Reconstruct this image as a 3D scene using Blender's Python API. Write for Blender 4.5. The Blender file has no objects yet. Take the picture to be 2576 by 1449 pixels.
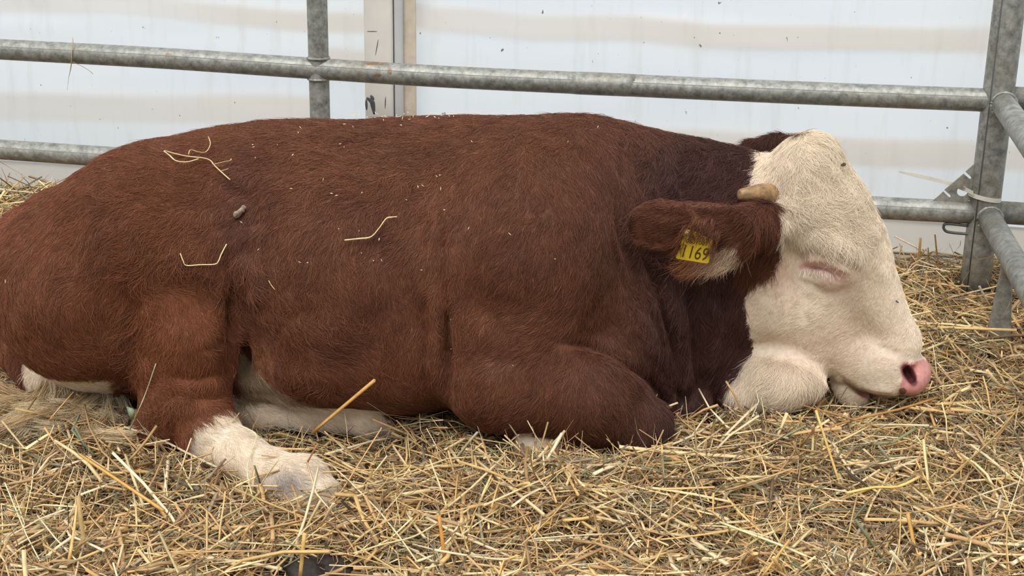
import bpy, bmesh, math, random
import numpy as np
from mathutils import Vector, Matrix

random.seed(7)
rng = np.random.default_rng(11)
SC = bpy.context.scene
COL = SC.collection

# ---------------------------------------------------------------- camera
FPX, HC = 3660.0, 1.05
_n = math.sqrt(176 ** 2 + 10876 ** 2 + 3660 ** 2)
CR = np.array([math.sqrt(1 - (176 / _n) ** 2), 0, 176 / _n])
_bz = 3660 / _n
_bx = -CR[2] * _bz / CR[0]
CB = np.array([_bx, -math.sqrt(1 - _bx * _bx - _bz * _bz), _bz])
CU = np.cross(CB, CR)
CC = np.array([0, 0, HC])

cam_d = bpy.data.cameras.new('camera')
cam = bpy.data.objects.new('camera', cam_d)
COL.objects.link(cam)
cam_d.sensor_width = 36.0
cam_d.sensor_fit = 'HORIZONTAL'
cam_d.lens = FPX / 2576 * 36.0
cam_d.clip_start, cam_d.clip_end = 0.05, 200
M4 = Matrix.Identity(4)
for i in range(3):
    M4[i][0], M4[i][1], M4[i][2], M4[i][3] = CR[i], CU[i], CB[i], CC[i]
cam.matrix_world = M4
SC.camera = cam

# ---------------------------------------------------------------- light and exposure
SC.view_settings.view_transform = 'Standard'
SC.view_settings.look = 'None'
SC.view_settings.gamma = 1.0
SC.view_settings.use_curve_mapping = False
SC.view_settings.exposure = 0.0
W = bpy.data.worlds.new('tent_daylight')
SC.world = W
W.use_nodes = True
nt = W.node_tree
nt.nodes.clear()
wo = nt.nodes.new('ShaderNodeOutputWorld')
bg = nt.nodes.new('ShaderNodeBackground')
tc = nt.nodes.new('ShaderNodeTexCoord')
sep = nt.nodes.new('ShaderNodeSeparateXYZ')
ramp = nt.nodes.new('ShaderNodeValToRGB')
mr = nt.nodes.new('ShaderNodeMapRange')
nt.links.new(tc.outputs['Generated'], sep.inputs[0])
nt.links.new(sep.outputs['Z'], mr.inputs[0])
mr.inputs[1].default_value, mr.inputs[2].default_value = -1, 1
nt.links.new(mr.outputs[0], ramp.inputs[0])
ramp.color_ramp.elements[0].position = 0.45
ramp.color_ramp.elements[0].color = (0.42, 0.41, 0.38, 1)
ramp.color_ramp.elements[1].position = 0.95
ramp.color_ramp.elements[1].color = (1.0, 1.02, 1.06, 1)
nt.links.new(ramp.outputs[0], bg.inputs[0])
bg.inputs[1].default_value = 1.0
nt.links.new(bg.outputs[0], wo.inputs[0])
sun_d = bpy.data.lights.new('sun', 'SUN')
sun_d.energy = 2.6
sun_d.angle = math.radians(42)
sun_d.color = (1.0, 0.985, 0.96)
sun = bpy.data.objects.new('sun', sun_d)
COL.objects.link(sun)
sun.rotation_euler = Vector((-0.25, -0.62, 1.0)).to_track_quat('Z', 'Y').to_euler()


# daylight on the outside of the translucent tent wall
out_d = bpy.data.lights.new('outdoor_daylight', 'AREA')
out_d.shape = 'RECTANGLE'
out_d.size, out_d.size_y = 9.0, 2.4
out_d.energy = 88.0
out_d.color = (0.99, 1.0, 0.99)
outl = bpy.data.objects.new('outdoor_daylight', out_d)
COL.objects.link(outl)
outl.location = (0, 5.6, 1.1)
outl.rotation_euler = Vector((0.2, 1.0, 0.0)).to_track_quat('Z', 'Y').to_euler()


# ---------------------------------------------------------------- helpers
def ray(px, py):
    return CR * (px - 1288) / FPX + CU * (724.5 - py) / FPX - CB


def P(px, py, Y):
    d = ray(px, py)
    return CC + d * (Y / d[1])


def Pz(px, py, z):
    d = ray(px, py)
    return CC + d * ((z - HC) / d[2])


FA, FK = 3.15, 0.2          # fence line: Y = FA + FK * (1.05 - X)


def F(px, py, off=0.0):
    d = ray(px, py)
    return CC + d * ((FA + off + FK * 1.05) / (d[1] + FK * d[0]))


def proj(p):
    q = np.asarray(p) - CC
    z = -(q @ CB)
    return np.stack([1288 + FPX * (q @ CR) / z, 724.5 - FPX * (q @ CU) / z, z], -1)


def srgb(r, g, b):
    return tuple(((c / 255) / 12.92 if c / 255 <= 0.04045 else ((c / 255 + 0.055) / 1.055) ** 2.4) for c in (r, g, b))


def lin(a):
    a = np.asarray(a, float) / 255
    return np.where(a <= 0.04045, a / 12.92, ((a + 0.055) / 1.055) ** 2.4)


def tag(o, label=None, cat=None, group=None, kind=None):
    if label: o['label'] = label
    if cat: o['category'] = cat
    if group: o['group'] = group
    if kind: o['kind'] = kind
    return o


def mesh_np(name, verts, faces, mat=None, smooth=True, color=None, parent=None):
    """verts (N,3); faces (M,k) array or list of arrays"""
    me = bpy.data.meshes.new(name)
    verts = np.asarray(verts, np.float32)
    if isinstance(faces, np.ndarray): faces = [faces]
    nl = sum(f.size for f in faces)
    nf = sum(len(f) for f in faces)
    me.vertices.add(len(verts))
    me.vertices.foreach_set('co', verts.ravel())
    me.loops.add(nl)
    me.loops.foreach_set('vertex_index', np.concatenate([f.ravel() for f in faces]).astype(np.int32))
    me.polygons.add(nf)
    tot = np.concatenate([np.full(len(f), f.shape[1]) for f in faces]).astype(np.int32)
    me.polygons.foreach_set('loop_start', np.concatenate([[0], np.cumsum(tot)[:-1]]).astype(np.int32))
    me.polygons.foreach_set('use_smooth', np.full(nf, smooth) if np.isscalar(smooth) else np.asarray(smooth, bool))
    me.update(calc_edges=True)
    if color is not None:
        a = me.color_attributes.new('col', 'FLOAT_COLOR', 'POINT')
        c = np.ones((len(verts), 4), np.float32)
        c[:, :3] = color
        a.data.foreach_set('color', c.ravel())
    if mat: me.materials.append(mat)
    o = bpy.data.objects.new(name, me)
    COL.objects.link(o)
    if parent: o.parent = parent
    return o


def empty(name, loc=(0, 0, 0)):
    o = bpy.data.objects.new(name, None)
    o.location = loc
    o.empty_display_size = 0.05
    COL.objects.link(o)
    return o


def adopt(o, parent):
    """parent o keeping its world coordinates (parents are only translated)"""
    o.parent = parent
    o.matrix_parent_inverse = Matrix.Translation(parent.location).inverted()
    return o


def tube_geo(path, radius, n=20, squash=1.0, cap=True, up=(0, 0, 1), phase=0.0):
    path = np.asarray(path, float)
    m = len(path)
    rad = np.broadcast_to(np.asarray(radius, float), (m,))
    tan = np.gradient(path, axis=0)
    tan /= np.linalg.norm(tan, axis=1)[:, None]
    up = np.asarray(up, float)
    if abs(tan[0] @ up) > 0.95: up = np.array([1.0, 0, 0])
    s = np.cross(tan, up); s /= np.linalg.norm(s, axis=1)[:, None]
    b = np.cross(s, tan)
    th = np.arange(n) * 2 * np.pi / n + phase
    v = path[:, None] + rad[:, None, None] * (np.cos(th)[None, :, None] * s[:, None] + squash * np.sin(th)[None, :, None] * b[:, None])
    v = v.reshape(-1, 3)
    i = np.arange(m - 1)[:, None] * n
    j = np.arange(n)[None]
    k = (j + 1) % n
    q = np.stack([i + j, i + k, i + n + k, i + n + j], -1).reshape(-1, 4)
    faces = [q]
    if cap:
        v = np.concatenate([v, path[:1], path[-1:]])
        c0, c1 = m * n, m * n + 1
        j = np.arange(n); k = (j + 1) % n
        faces.append(np.concatenate([np.stack([np.full(n, c0), k, j], -1), np.stack([np.full(n, c1), (m - 1) * n + j, (m - 1) * n + k], -1)]))
    return v, faces


def tube(name, path, radius, mat, parent=None, **kw):
    v, f = tube_geo(path, radius, **kw)
    return mesh_np(name, v, f, mat, parent=parent)


def smooth_path(pts, n=40):
    pts = np.asarray(pts, float)
    m = len(pts)
    ext = np.concatenate([[2 * pts[0] - pts[1]], pts, [2 * pts[-1] - pts[-2]]])
    out = []
    for t in np.linspace(0, m - 1, n):
        i = min(int(t), m - 2); u = t - i
        p0, p1, p2, p3 = ext[i:i + 4]
        out.append(0.5 * ((2 * p1) + (-p0 + p2) * u + (2 * p0 - 5 * p1 + 4 * p2 - p3) * u * u + (-p0 + 3 * p1 - 3 * p2 + p3) * u ** 3))
    return np.array(out)


_perm = np.random.default_rng(5).random((64, 64, 64)).astype(np.float32)


def vnoise(p, scale):
    """smooth value noise in [-1,1]"""
    q = np.asarray(p, np.float32) * scale + 1000.0
    i = np.floor(q).astype(np.int32)
    u = q - i
    u = u * u * (3 - 2 * u)
    i0 = i & 63
    i1 = (i + 1) & 63
    r = 0
    for a in (0, 1):
        for b in (0, 1):
            for c in (0, 1):
                w = (u[..., 0] if a else 1 - u[..., 0]) * (u[..., 1] if b else 1 - u[..., 1]) * (u[..., 2] if c else 1 - u[..., 2])
                r = r + w * _perm[(i1 if a else i0)[..., 0], (i1 if b else i0)[..., 1], (i1 if c else i0)[..., 2]]
    return r * 2 - 1


def in_poly(px, py, poly):
    poly = np.asarray(poly, float)
    r = np.zeros(px.shape, bool)
    j = len(poly) - 1
    for i in range(len(poly)):
        xi, yi = poly[i]; xj, yj = poly[j]
        if yi != yj:
            r ^= ((yi > py) != (yj > py)) & (px < (xj - xi) * (py - yi) / (yj - yi) + xi)
        j = i
    return r


def seg_dist(px, py, pts):
    d = np.full(px.shape, 1e9, np.float32)
    for (x0, y0), (x1, y1) in zip(pts[:-1], pts[1:]):
        dx, dy = x1 - x0, y1 - y0
        t = np.clip(((px - x0) * dx + (py - y0) * dy) / (dx * dx + dy * dy + 1e-9), 0, 1)
        d = np.minimum(d, np.hypot(px - x0 - t * dx, py - y0 - t * dy))
    return d


def new_mat(name):
    m = bpy.data.materials.new(name)
    m.use_nodes = True
    t = m.node_tree
    b = t.nodes['Principled BSDF']
    return m, t, b


def N(t, typ, **kw):
    n = t.nodes.new(typ)
    for k, v in kw.items():
        if k in n.inputs: n.inputs[k].default_value = v
        else: setattr(n, k, v)
    return n


# ---------------------------------------------------------------- materials
def mat_galvanised():
    m, t, b = new_mat('galvanised_steel')
    tc = N(t, 'ShaderNodeTexCoord')
    n1 = N(t, 'ShaderNodeTexNoise', Scale=55.0, Detail=7.0, Roughness=0.72)
    v = N(t, 'ShaderNodeTexVoronoi', Scale=90.0)
    n2 = N(t, 'ShaderNodeTexNoise', Scale=7.0, Detail=6.0, Roughness=0.7)
    for n in (n1, v, n2): t.links.new(tc.outputs['Object'], n.inputs['Vector'])
    r1 = N(t, 'ShaderNodeValToRGB')
    r1.color_ramp.elements[0].position, r1.color_ramp.elements[1].position = 0.33, 0.66
    r1.color_ramp.elements[0].color = (*srgb(110, 112, 107), 1)
    r1.color_ramp.elements[1].color = (*srgb(178, 178, 169), 1)
    t.links.new(n1.outputs[0], r1.inputs[0])
    mx = N(t, 'ShaderNodeMix', data_type='RGBA', blend_type='MULTIPLY')
    mx.inputs[0].default_value = 0.12
    t.links.new(r1.outputs[0], mx.inputs[6]); t.links.new(v.outputs['Distance'], mx.inputs[7])
    r2 = N(t, 'ShaderNodeValToRGB')
    r2.color_ramp.elements[0].position, r2.color_ramp.elements[1].position = 0.52, 0.76
    r2.color_ramp.elements[0].color = (0, 0, 0, 1); r2.color_ramp.elements[1].color = (0.65, 0.65, 0.65, 1)
    t.links.new(n2.outputs[0], r2.inputs[0])
    mx2 = N(t, 'ShaderNodeMix', data_type='RGBA')
    t.links.new(r2.outputs[0], mx2.inputs[0]); t.links.new(mx.outputs[2], mx2.inputs[6])
    mx2.inputs[7].default_value = (*srgb(128, 116, 94), 1)
    at = N(t, 'ShaderNodeAttribute', attribute_name='rust')
    n4 = N(t, 'ShaderNodeTexNoise', Scale=110.0, Detail=4.0)
    t.links.new(tc.outputs['Object'], n4.inputs['Vector'])
    mm = N(t, 'ShaderNodeMath', operation='MULTIPLY'); ad = N(t, 'ShaderNodeMath', operation='ADD'); ad.inputs[1].default_value = -0.02
    t.links.new(at.outputs['Fac'], mm.inputs[0]); t.links.new(n4.outputs[0], mm.inputs[1]); t.links.new(mm.outputs[0], ad.inputs[0])
    r4 = N(t, 'ShaderNodeValToRGB'); r4.color_ramp.elements[0].position, r4.color_ramp.elements[1].position = 0.28, 0.42
    t.links.new(ad.outputs[0], r4.inputs[0])
    mx4 = N(t, 'ShaderNodeMix', data_type='RGBA'); mx4.inputs[7].default_value = (*srgb(142, 104, 62), 1)
    t.links.new(r4.outputs[0], mx4.inputs[0]); t.links.new(mx2.outputs[2], mx4.inputs[6])
    t.links.new(mx4.outputs[2], b.inputs['Base Color'])
    b.inputs['Metallic'].default_value = 0.35
    b.inputs['Roughness'].default_value = 0.5
    bp = N(t, 'ShaderNodeBump', Strength=0.25, Distance=0.002)
    t.links.new(n1.outputs[0], bp.inputs['Height']); t.links.new(bp.outputs[0], b.inputs['Normal'])
    return m


def mat_tarp():
    m, t, b = new_mat('tent_vinyl')
    t.nodes.remove(b)
    out = t.nodes['Material Output']
    tc = N(t, 'ShaderNodeTexCoord')
    mp = N(t, 'ShaderNodeMapping'); mp.inputs['Scale'].default_value = (0.55, 0.55, 4.6)
    t.links.new(tc.outputs['Object'], mp.inputs[0])
    n1 = N(t, 'ShaderNodeTexNoise', Scale=1.6, Detail=1.5, Roughness=0.4)
    t.links.new(mp.outputs[0], n1.inputs['Vector'])
    r1 = N(t, 'ShaderNodeValToRGB')
    r1.color_ramp.elements[0].position, r1.color_ramp.elements[1].position = 0.40, 0.62
    r1.color_ramp.elements[0].color = (*srgb(232, 239, 252), 1)
    r1.color_ramp.elements[1].color = (*srgb(238, 234, 228), 1)
    t.links.new(n1.outputs[0], r1.inputs[0])
    # specks and streaks of dirt
    n2 = N(t, 'ShaderNodeTexNoise', Scale=75.0, Detail=2.0)
    mp2 = N(t, 'ShaderNodeMapping'); mp2.inputs['Scale'].default_value = (1, 1, 0.8)
    t.links.new(tc.outputs['Object'], mp2.inputs[0]); t.links.new(mp2.outputs[0], n2.inputs['Vector'])
    r2 = N(t, 'ShaderNodeValToRGB')
    r2.color_ramp.elements[0].position, r2.color_ramp.elements[1].position = 0.735, 0.78
    t.links.new(n2.outputs[0], r2.inputs[0])
    n3 = N(t, 'ShaderNodeTexNoise', Scale=14.0, Detail=4.0)
    mp3 = N(t, 'ShaderNodeMapping'); mp3.inputs['Scale'].default_value = (2.5, 2.5, 0.25)
    t.links.new(tc.outputs['Object'], mp3.inputs[0]); t.links.new(mp3.outputs[0], n3.inputs['Vector'])
    r3 = N(t, 'ShaderNodeValToRGB')
    r3.color_ramp.elements[0].position, r3.color_ramp.elements[1].position = 0.52, 0.8
    r3.color_ramp.elements[1].color = (0.32, 0.32, 0.32, 1)
    t.links.new(n3.outputs[0], r3.inputs[0])
    mxa = N(t, 'ShaderNodeMix', data_type='RGBA'); mxa.inputs[7].default_value = (*srgb(205, 200, 190), 1)
    t.links.new(r3.outputs[0], mxa.inputs[0]); t.links.new(r1.outputs[0], mxa.inputs[6])
    mx = N(t, 'ShaderNodeMix', data_type='RGBA'); mx.inputs[7].default_value = (*srgb(120, 118, 112), 1)
    t.links.new(r2.outputs[0], mx.inputs[0]); t.links.new(mxa.outputs[2], mx.inputs[6])
    d = N(t, 'ShaderNodeBsdfDiffuse'); tr = N(t, 'ShaderNodeBsdfTranslucent'); g = N(t, 'ShaderNodeBsdfGlossy', Roughness=0.5)
    for s in (d, tr): t.links.new(mx.outputs[2], s.inputs['Color'])
    ms = N(t, 'ShaderNodeMixShader'); ms.inputs[0].default_value = 0.6
    t.links.new(d.outputs[0], ms.inputs[1]); t.links.new(tr.outputs[0], ms.inputs[2])
    ms2 = N(t, 'ShaderNodeMixShader'); ms2.inputs[0].default_value = 0.04
    t.links.new(ms.outputs[0], ms2.inputs[1]); t.links.new(g.outputs[0], ms2.inputs[2])
    t.links.new(ms2.outputs[0], out.inputs[0])
    return m


def mat_simple(name, rgb, rough=0.6, metal=0.0, noise=None, spec=0.4, rgb2=None):
    m, t, b = new_mat(name)
    b.inputs['Roughness'].default_value = rough
    b.inputs['Metallic'].default_value = metal
    b.inputs['Specular IOR Level'].default_value = spec
    if noise:
        tc = N(t, 'ShaderNodeTexCoord')
        n1 = N(t, 'ShaderNodeTexNoise', Scale=noise, Detail=5.0, Roughness=0.65)
        t.links.new(tc.outputs['Object'], n1.inputs['Vector'])
        r = N(t, 'ShaderNodeValToRGB')
        r.color_ramp.elements[0].position, r.color_ramp.elements[1].position = 0.35, 0.68
        r.color_ramp.elements[0].color = (*srgb(*rgb), 1)
        r.color_ramp.elements[1].color = (*srgb(*(rgb2 or [c * 0.8 for c in rgb])), 1)
        t.links.new(n1.outputs[0], r.inputs[0]); t.links.new(r.outputs[0], b.inputs['Base Color'])
        bp = N(t, 'ShaderNodeBump', Strength=0.3, Distance=0.003)
        t.links.new(n1.outputs[0], bp.inputs['Height']); t.links.new(bp.outputs[0], b.inputs['Normal'])
    else:
        b.inputs['Base Color'].default_value = (*srgb(*rgb), 1)
    return m


def mat_attr(name, attr, rough, spec, mottled=0.0, mscale=200.0):
    m, t, b = new_mat(name)
    a = N(t, 'ShaderNodeAttribute', attribute_name=attr)
    src = a.outputs['Color']
    if mottled:
        tc = N(t, 'ShaderNodeTexCoord')
        n1 = N(t, 'ShaderNodeTexNoise', Scale=mscale, Detail=3.0)
        t.links.new(tc.outputs['Object'], n1.inputs['Vector'])
        mr = N(t, 'ShaderNodeMapRange'); mr.inputs[1].default_value, mr.inputs[2].default_value = 0.3, 0.7
        mr.inputs[3].default_value, mr.inputs[4].default_value = 1 - mottled, 1 + mottled * 0.5
        t.links.new(n1.outputs[0], mr.inputs[0])
        mx = N(t, 'ShaderNodeVectorMath', operation='SCALE')
        t.links.new(src, mx.inputs[0]); t.links.new(mr.outputs[0], mx.inputs['Scale'])
        src = mx.outputs[0]
    t.links.new(src, b.inputs['Base Color'])
    b.inputs['Roughness'].default_value = rough
    b.inputs['Specular IOR Level'].default_value = spec
    return m


GALV = mat_galvanised()
TARP = mat_tarp()
SKIN = mat_attr('bull_skin', 'col', 0.6, 0.3, 0.15, 120)
HAIR = mat_attr('bull_hair', 'col', 0.55, 0.22)
STRAW = mat_attr('dry_straw', 'col', 0.55, 0.3, 0.16, 120)
SOIL = mat_simple('dark_litter_floor', (40, 33, 25), 0.95, noise=30, rgb2=(64, 54, 40))


# ================================================================ setting
v = np.array([[-5, -0.6, -0.05], [5, -0.6, -0.05], [5, 6, -0.05], [-5, 6, -0.05]])
fl = mesh_np('floor', v, np.array([[0, 1, 2, 3]]), SOIL, smooth=False)
tag(fl, kind='structure', label='dark earth floor of the tent under the straw')

WOFF = 0.24


def wall_y(x, off=WOFF):
    return FA + off + FK * (1.05 - x)


def build_wall():
    zb = F(2300, 556, WOFF)[2]
    xs = np.linspace(-3.2, 3.2, 320)
    zs = np.concatenate([np.linspace(zb, 0.85, 110), np.linspace(0.87, 2.5, 30)])
    X, Z = np.meshgrid(xs, zs, indexing='ij')
    Y = wall_y(X)
    p0 = np.stack([X, Y, Z], -1)
    q = proj(p0)
    px, py = q[..., 0], q[..., 1]
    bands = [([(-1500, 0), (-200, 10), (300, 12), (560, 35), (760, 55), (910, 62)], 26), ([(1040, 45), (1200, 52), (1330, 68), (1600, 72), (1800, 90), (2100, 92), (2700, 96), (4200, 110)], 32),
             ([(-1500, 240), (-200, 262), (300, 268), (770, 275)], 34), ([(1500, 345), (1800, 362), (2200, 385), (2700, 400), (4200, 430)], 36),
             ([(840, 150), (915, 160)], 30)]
    fold_shade = np.zeros(px.shape)
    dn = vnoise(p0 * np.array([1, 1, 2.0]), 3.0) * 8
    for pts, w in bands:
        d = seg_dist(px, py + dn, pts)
        fold_shade = np.maximum(fold_shade, 1 / (1 + np.exp((d - w) / 3.5)))
    fold_shade *= 0.85 + 0.3 * vnoise(p0, 2.0)
    # folds: gentle horizontal billows
    dy = 0.012 * vnoise(p0 * np.array([0.5, 1, 3.0]), 2.2) + 0.004 * vnoise(p0 * np.array([0.8, 1, 4.0]), 6.0)
    dy += 0.0012 * vnoise(p0 * np.array([4.0, 1, 0.8]), 12.0)
    dy -= 0.006 * fold_shade
    Y = Y + dy
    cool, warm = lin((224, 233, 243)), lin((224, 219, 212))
    b = np.clip(fold_shade, 0, 1)[..., None]
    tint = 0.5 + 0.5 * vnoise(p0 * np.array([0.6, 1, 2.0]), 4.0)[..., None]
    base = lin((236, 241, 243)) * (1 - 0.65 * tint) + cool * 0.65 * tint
    c = base * (1 - b) + warm * b  # light and shade of the folds painted into the vinyl colour
    P3 = np.stack([X, Y, Z], -1)
    ni, nj = X.shape
    idx = np.arange(ni * nj).reshape(ni, nj)
    f = np.stack([idx[:-1, :-1], idx[1:, :-1], idx[1:, 1:], idx[:-1, 1:]], -1).reshape(-1, 4)
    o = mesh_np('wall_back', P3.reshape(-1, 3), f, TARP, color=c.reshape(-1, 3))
    tag(o, kind='structure', label='white vinyl tent wall with fold shading painted as faint beige bands behind the galvanised fence')
    # heavy skirt along the bottom with a welded hem and an overlapping ground flap
    zs = np.linspace(-0.04, zb + 0.004, 14)
    X, Z = np.meshgrid(xs, zs, indexing='ij')
    Y = wall_y(X) - 0.012 + 0.006 * vnoise(np.stack([X, X * 0, Z], -1), 5.0)
    f2 = np.arange(X.size).reshape(X.shape)
    f = np.stack([f2[:-1, :-1], f2[1:, :-1], f2[1:, 1:], f2[:-1, 1:]], -1).reshape(-1, 4)
    cs = np.broadcast_to(lin((214, 209, 200)), (X.size, 3))
    s = mesh_np('ground_skirt', np.stack([X, Y, Z], -1).reshape(-1, 3), f, TARP, color=cs)
    s['label'] = 'grubby beige skirt along the bottom of the white tent wall'
    s.parent = o
    hz = zb - 0.075
    pts = np.stack([xs, wall_y(xs) - 0.02, np.full_like(xs, hz)], -1)
    h = tube('skirt_seam', pts, 0.004, mat_simple('seam', (196, 190, 180), 0.8), n=6, squash=1.6)
    h.parent = o


# tarp colour comes from the baked bands of painted fold shading
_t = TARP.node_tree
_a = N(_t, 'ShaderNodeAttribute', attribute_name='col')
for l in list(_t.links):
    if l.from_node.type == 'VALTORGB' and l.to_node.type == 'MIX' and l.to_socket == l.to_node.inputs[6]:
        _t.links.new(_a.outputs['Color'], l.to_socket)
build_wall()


# ---------------------------------------------------------------- tent pole
def prism_xz(name, pts, y0, y1, mat, parent=None, z0=-0.05, z1=2.4):
    """vertical prism, pts = plan polygon (x, y)"""
    n = len(pts)
    v = [(x, y, z0) for x, y in pts] + [(x, y, z1) for x, y in pts]
    me = bpy.data.meshes.new(name)
    fs = [list(range(n))[::-1], list(range(n, 2 * n))] + [[i, (i + 1) % n, n + (i + 1) % n, n + i] for i in range(n)]
    me.from_pydata(v, [], fs)
    bm = bmesh.new(); bm.from_mesh(me)
    bmesh.ops.recalc_face_normals(bm, faces=bm.faces)
    bm.to_mesh(me); bm.free()
    me.materials.append(mat)
    o = bpy.data.objects.new(name, me)
    COL.objects.link(o)
    if parent: adopt(o, parent)
    return o


def box_between(name, xa, xb, ya, yb, mat, parent, bev=0.003, z0=-0.05, z1=2.4):
    bm = bmesh.new()
    vs = [bm.verts.new((x, y, z)) for z in (z0, z1) for x, y in ((xa, ya), (xb, ya), (xb, yb), (xa, yb))]
    for q in ((3, 2, 1, 0), (4, 5, 6, 7), (0, 1, 5, 4), (1, 2, 6, 5), (2, 3, 7, 6), (3, 0, 4, 7)):
        bm.faces.new([vs[i] for i in q])
    if bev: bmesh.ops.bevel(bm, geom=[e for e in bm.edges if abs(e.verts[0].co.z - e.verts[1].co.z) > 0.5], offset=bev, segments=3, affect='EDGES', profile=0.5)
    me = bpy.data.meshes.new(name); bm.to_mesh(me); bm.free()
    me.materials.append(mat)
    o = bpy.data.objects.new(name, me); COL.objects.link(o)
    if parent: adopt(o, parent)
    return o


ALU = mat_simple('painted_aluminium', (236, 230, 220), 0.45, 0.0, noise=7, rgb2=(222, 218, 212))
ALU_D = mat_simple('grey_aluminium', (212, 213, 212), 0.45, 0.1, noise=9, rgb2=(198, 200, 202))
FLAP = mat_simple('beige_flap', (190, 176, 154), 0.8, noise=16, rgb2=(220, 208, 188))
SCRAPE = mat_simple('scraped_metal', (128, 130, 128), 0.5, 0.4, noise=60, rgb2=(96, 98, 98))
pa = F(917, 200, 0.14); pb = F(988, 200, 0.14); pc = F(1013, 200, 0.14); pd = F(1044, 200, 0.14)
yp = pa[1]
pole = empty('tent_pole', (pa[0], yp, -0.05))
tag(pole, 'pale aluminium tent pole with grooved edge standing behind the fence', 'pole')
box_between('profile', pa[0], pb[0], yp, yp + 0.06, ALU, pole, 0.008)
box_between('edge_rail', pb[0] + 0.002, pc[0], yp + 0.006, yp + 0.05, ALU_D, pole, 0.008)
box_between('fabric_flap', pc[0] - 0.001, pd[0], yp + 0.02, yp + 0.03, FLAP, pole, 0.002)


def scrape(pxs, w):
    pts = [F(x, y, 0.14) for x, y in pxs]
    pts = smooth_path([(p[0], yp - 0.0005, p[2]) for p in pts], 12)
    vv = tube('scrape_mark', pts, w * np.sin(np.linspace(0.4, 2.8, 12)), SCRAPE, n=8, squash=0.12, up=(0, 1, 0))
    adopt(vv, pole)
    return vv


for m_, w_ in (([(922, 246), (935, 256), (938, 268), (941, 288)], 0.006), ([(932, 240), (940, 252)], 0.004), ([(921, 250), (922, 276)], 0.003),
               ([(969, 245), (968, 275)], 0.0012), ([(923, 79), (948, 80)], 0.001), ([(951, 100), (944, 140)], 0.001)):
    scrape(m_, w_)

# ================================================================ fence
T = 0.0255      # rail radius


def weld(name, c, axis, r, parent):
    """a lumpy weld bead ring round a tube joint"""
    axis = np.asarray(axis, float) / np.linalg.norm(axis)
    s = np.cross(axis, (0, 1, 0.3)); s /= np.linalg.norm(s); b = np.cross(axis, s)
    th = np.linspace(0, 2 * np.pi, 40)
    pts = c + np.cos(th)[:, None] * s * r + np.sin(th)[:, None] * b * r
    w = tube(name, pts, 0.0034 + 0.0006 * np.sin(th * 11), GALV, n=8)
    adopt(w, parent)
    return w


ends = {}
fence = empty('fence_panel', (-0.42, wall_y(-0.42, 0), -0.05))
tag(fence, 'galvanised tubular fence panel running behind the lying bull', 'fence')


def rail_path(pxs, extra_left):
    pts = [F(x, y) for x, y in pxs]
    d = pts[1] - pts[0]; d /= abs(d[0])
    return np.array([pts[0] + d * -0 - d * extra_left] + pts)


top = rail_path([(0, 124), (400, 146), (770, 171), (1100, 192), (1480, 210), (2000, 233), (2484, 252)], 1.2)
bot = rail_path([(0, 376), (280, 395), (1200, 456), (2000, 510), (2460, 536)], 1.2)
tr_ = tube('top_rail', smooth_path(top, 700), T, GALV, n=36)
adopt(tr_, fence)
_co = np.empty(len(tr_.data.vertices) * 3); tr_.data.vertices.foreach_get('co', _co)
_q = proj(_co.reshape(-1, 3))
_ru = np.zeros(len(_q))
for (a_, b_, s1, s2, k_) in ((945, 160, 45, 7, 1.0), (948, 190, 18, 6, 1.1), (980, 178, 9, 14, 1.1), (912, 168, 8, 14, 0.9), (425, 138, 22, 8, 0.8), (600, 160, 50, 12, 0.6), (1280, 188, 60, 8, 0.55), (215, 130, 14, 14, 0.6)):
    _ru = np.maximum(_ru, k_ * np.exp(-((_q[:, 0] - a_) / s1) ** 2 - ((_q[:, 1] - b_) / s2) ** 2))
_at = tr_.data.attributes.new('rust', 'FLOAT', 'POINT'); _at.data.foreach_set('value', _ru.astype(np.float32))
adopt(tube('bottom_rail', smooth_path(bot, 60), T, GALV, n=28), fence)
# longitudinal weld seam on the rails
for nm, pth in (('rail_seam', top), ('rail_seam', bot)):
    sp = smooth_path(pth, 60) + np.array([0, -T * 0.90, T * 0.42])
    adopt(tube(nm, sp, 0.0010, mat_simple('seam_dark', (128, 128, 122), 0.7), n=6), fence)
mu = F(800, 172)
up_top = F(797, -20); up_bot = F(806, 330)
d = (up_bot - up_top) / (up_top[2] - up_bot[2])
xx = (up_top[0] + up_bot[0]) / 2
path = np.array([(xx, wall_y(xx, 0), z) for z in (1.4, 0.8, mu[2] + 0.02, mu[2] - 0.02, 0.2, -0.05)])
adopt(tube('upright', path, 0.0243, GALV, n=28), fence)
for dz in (T * 0.98, -T * 0.98):
    weld('weld_bead', np.array([xx, wall_y(xx, 0), mu[2] + dz]), (0, 0, 1), 0.0245, fence)
# sleeve where the top rail thickens
c0, c1 = F(1430, 208), F(1600, 215)
adopt(tube('rail_sleeve', np.array([c0 + (c1 - c0) * k for k in (0, 0.15, 0.3, 0.85, 1)]), [T * 0.99, T * 1.025, T * 1.03, T * 1.025, T * 0.99], GALV, n=28), fence)

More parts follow.
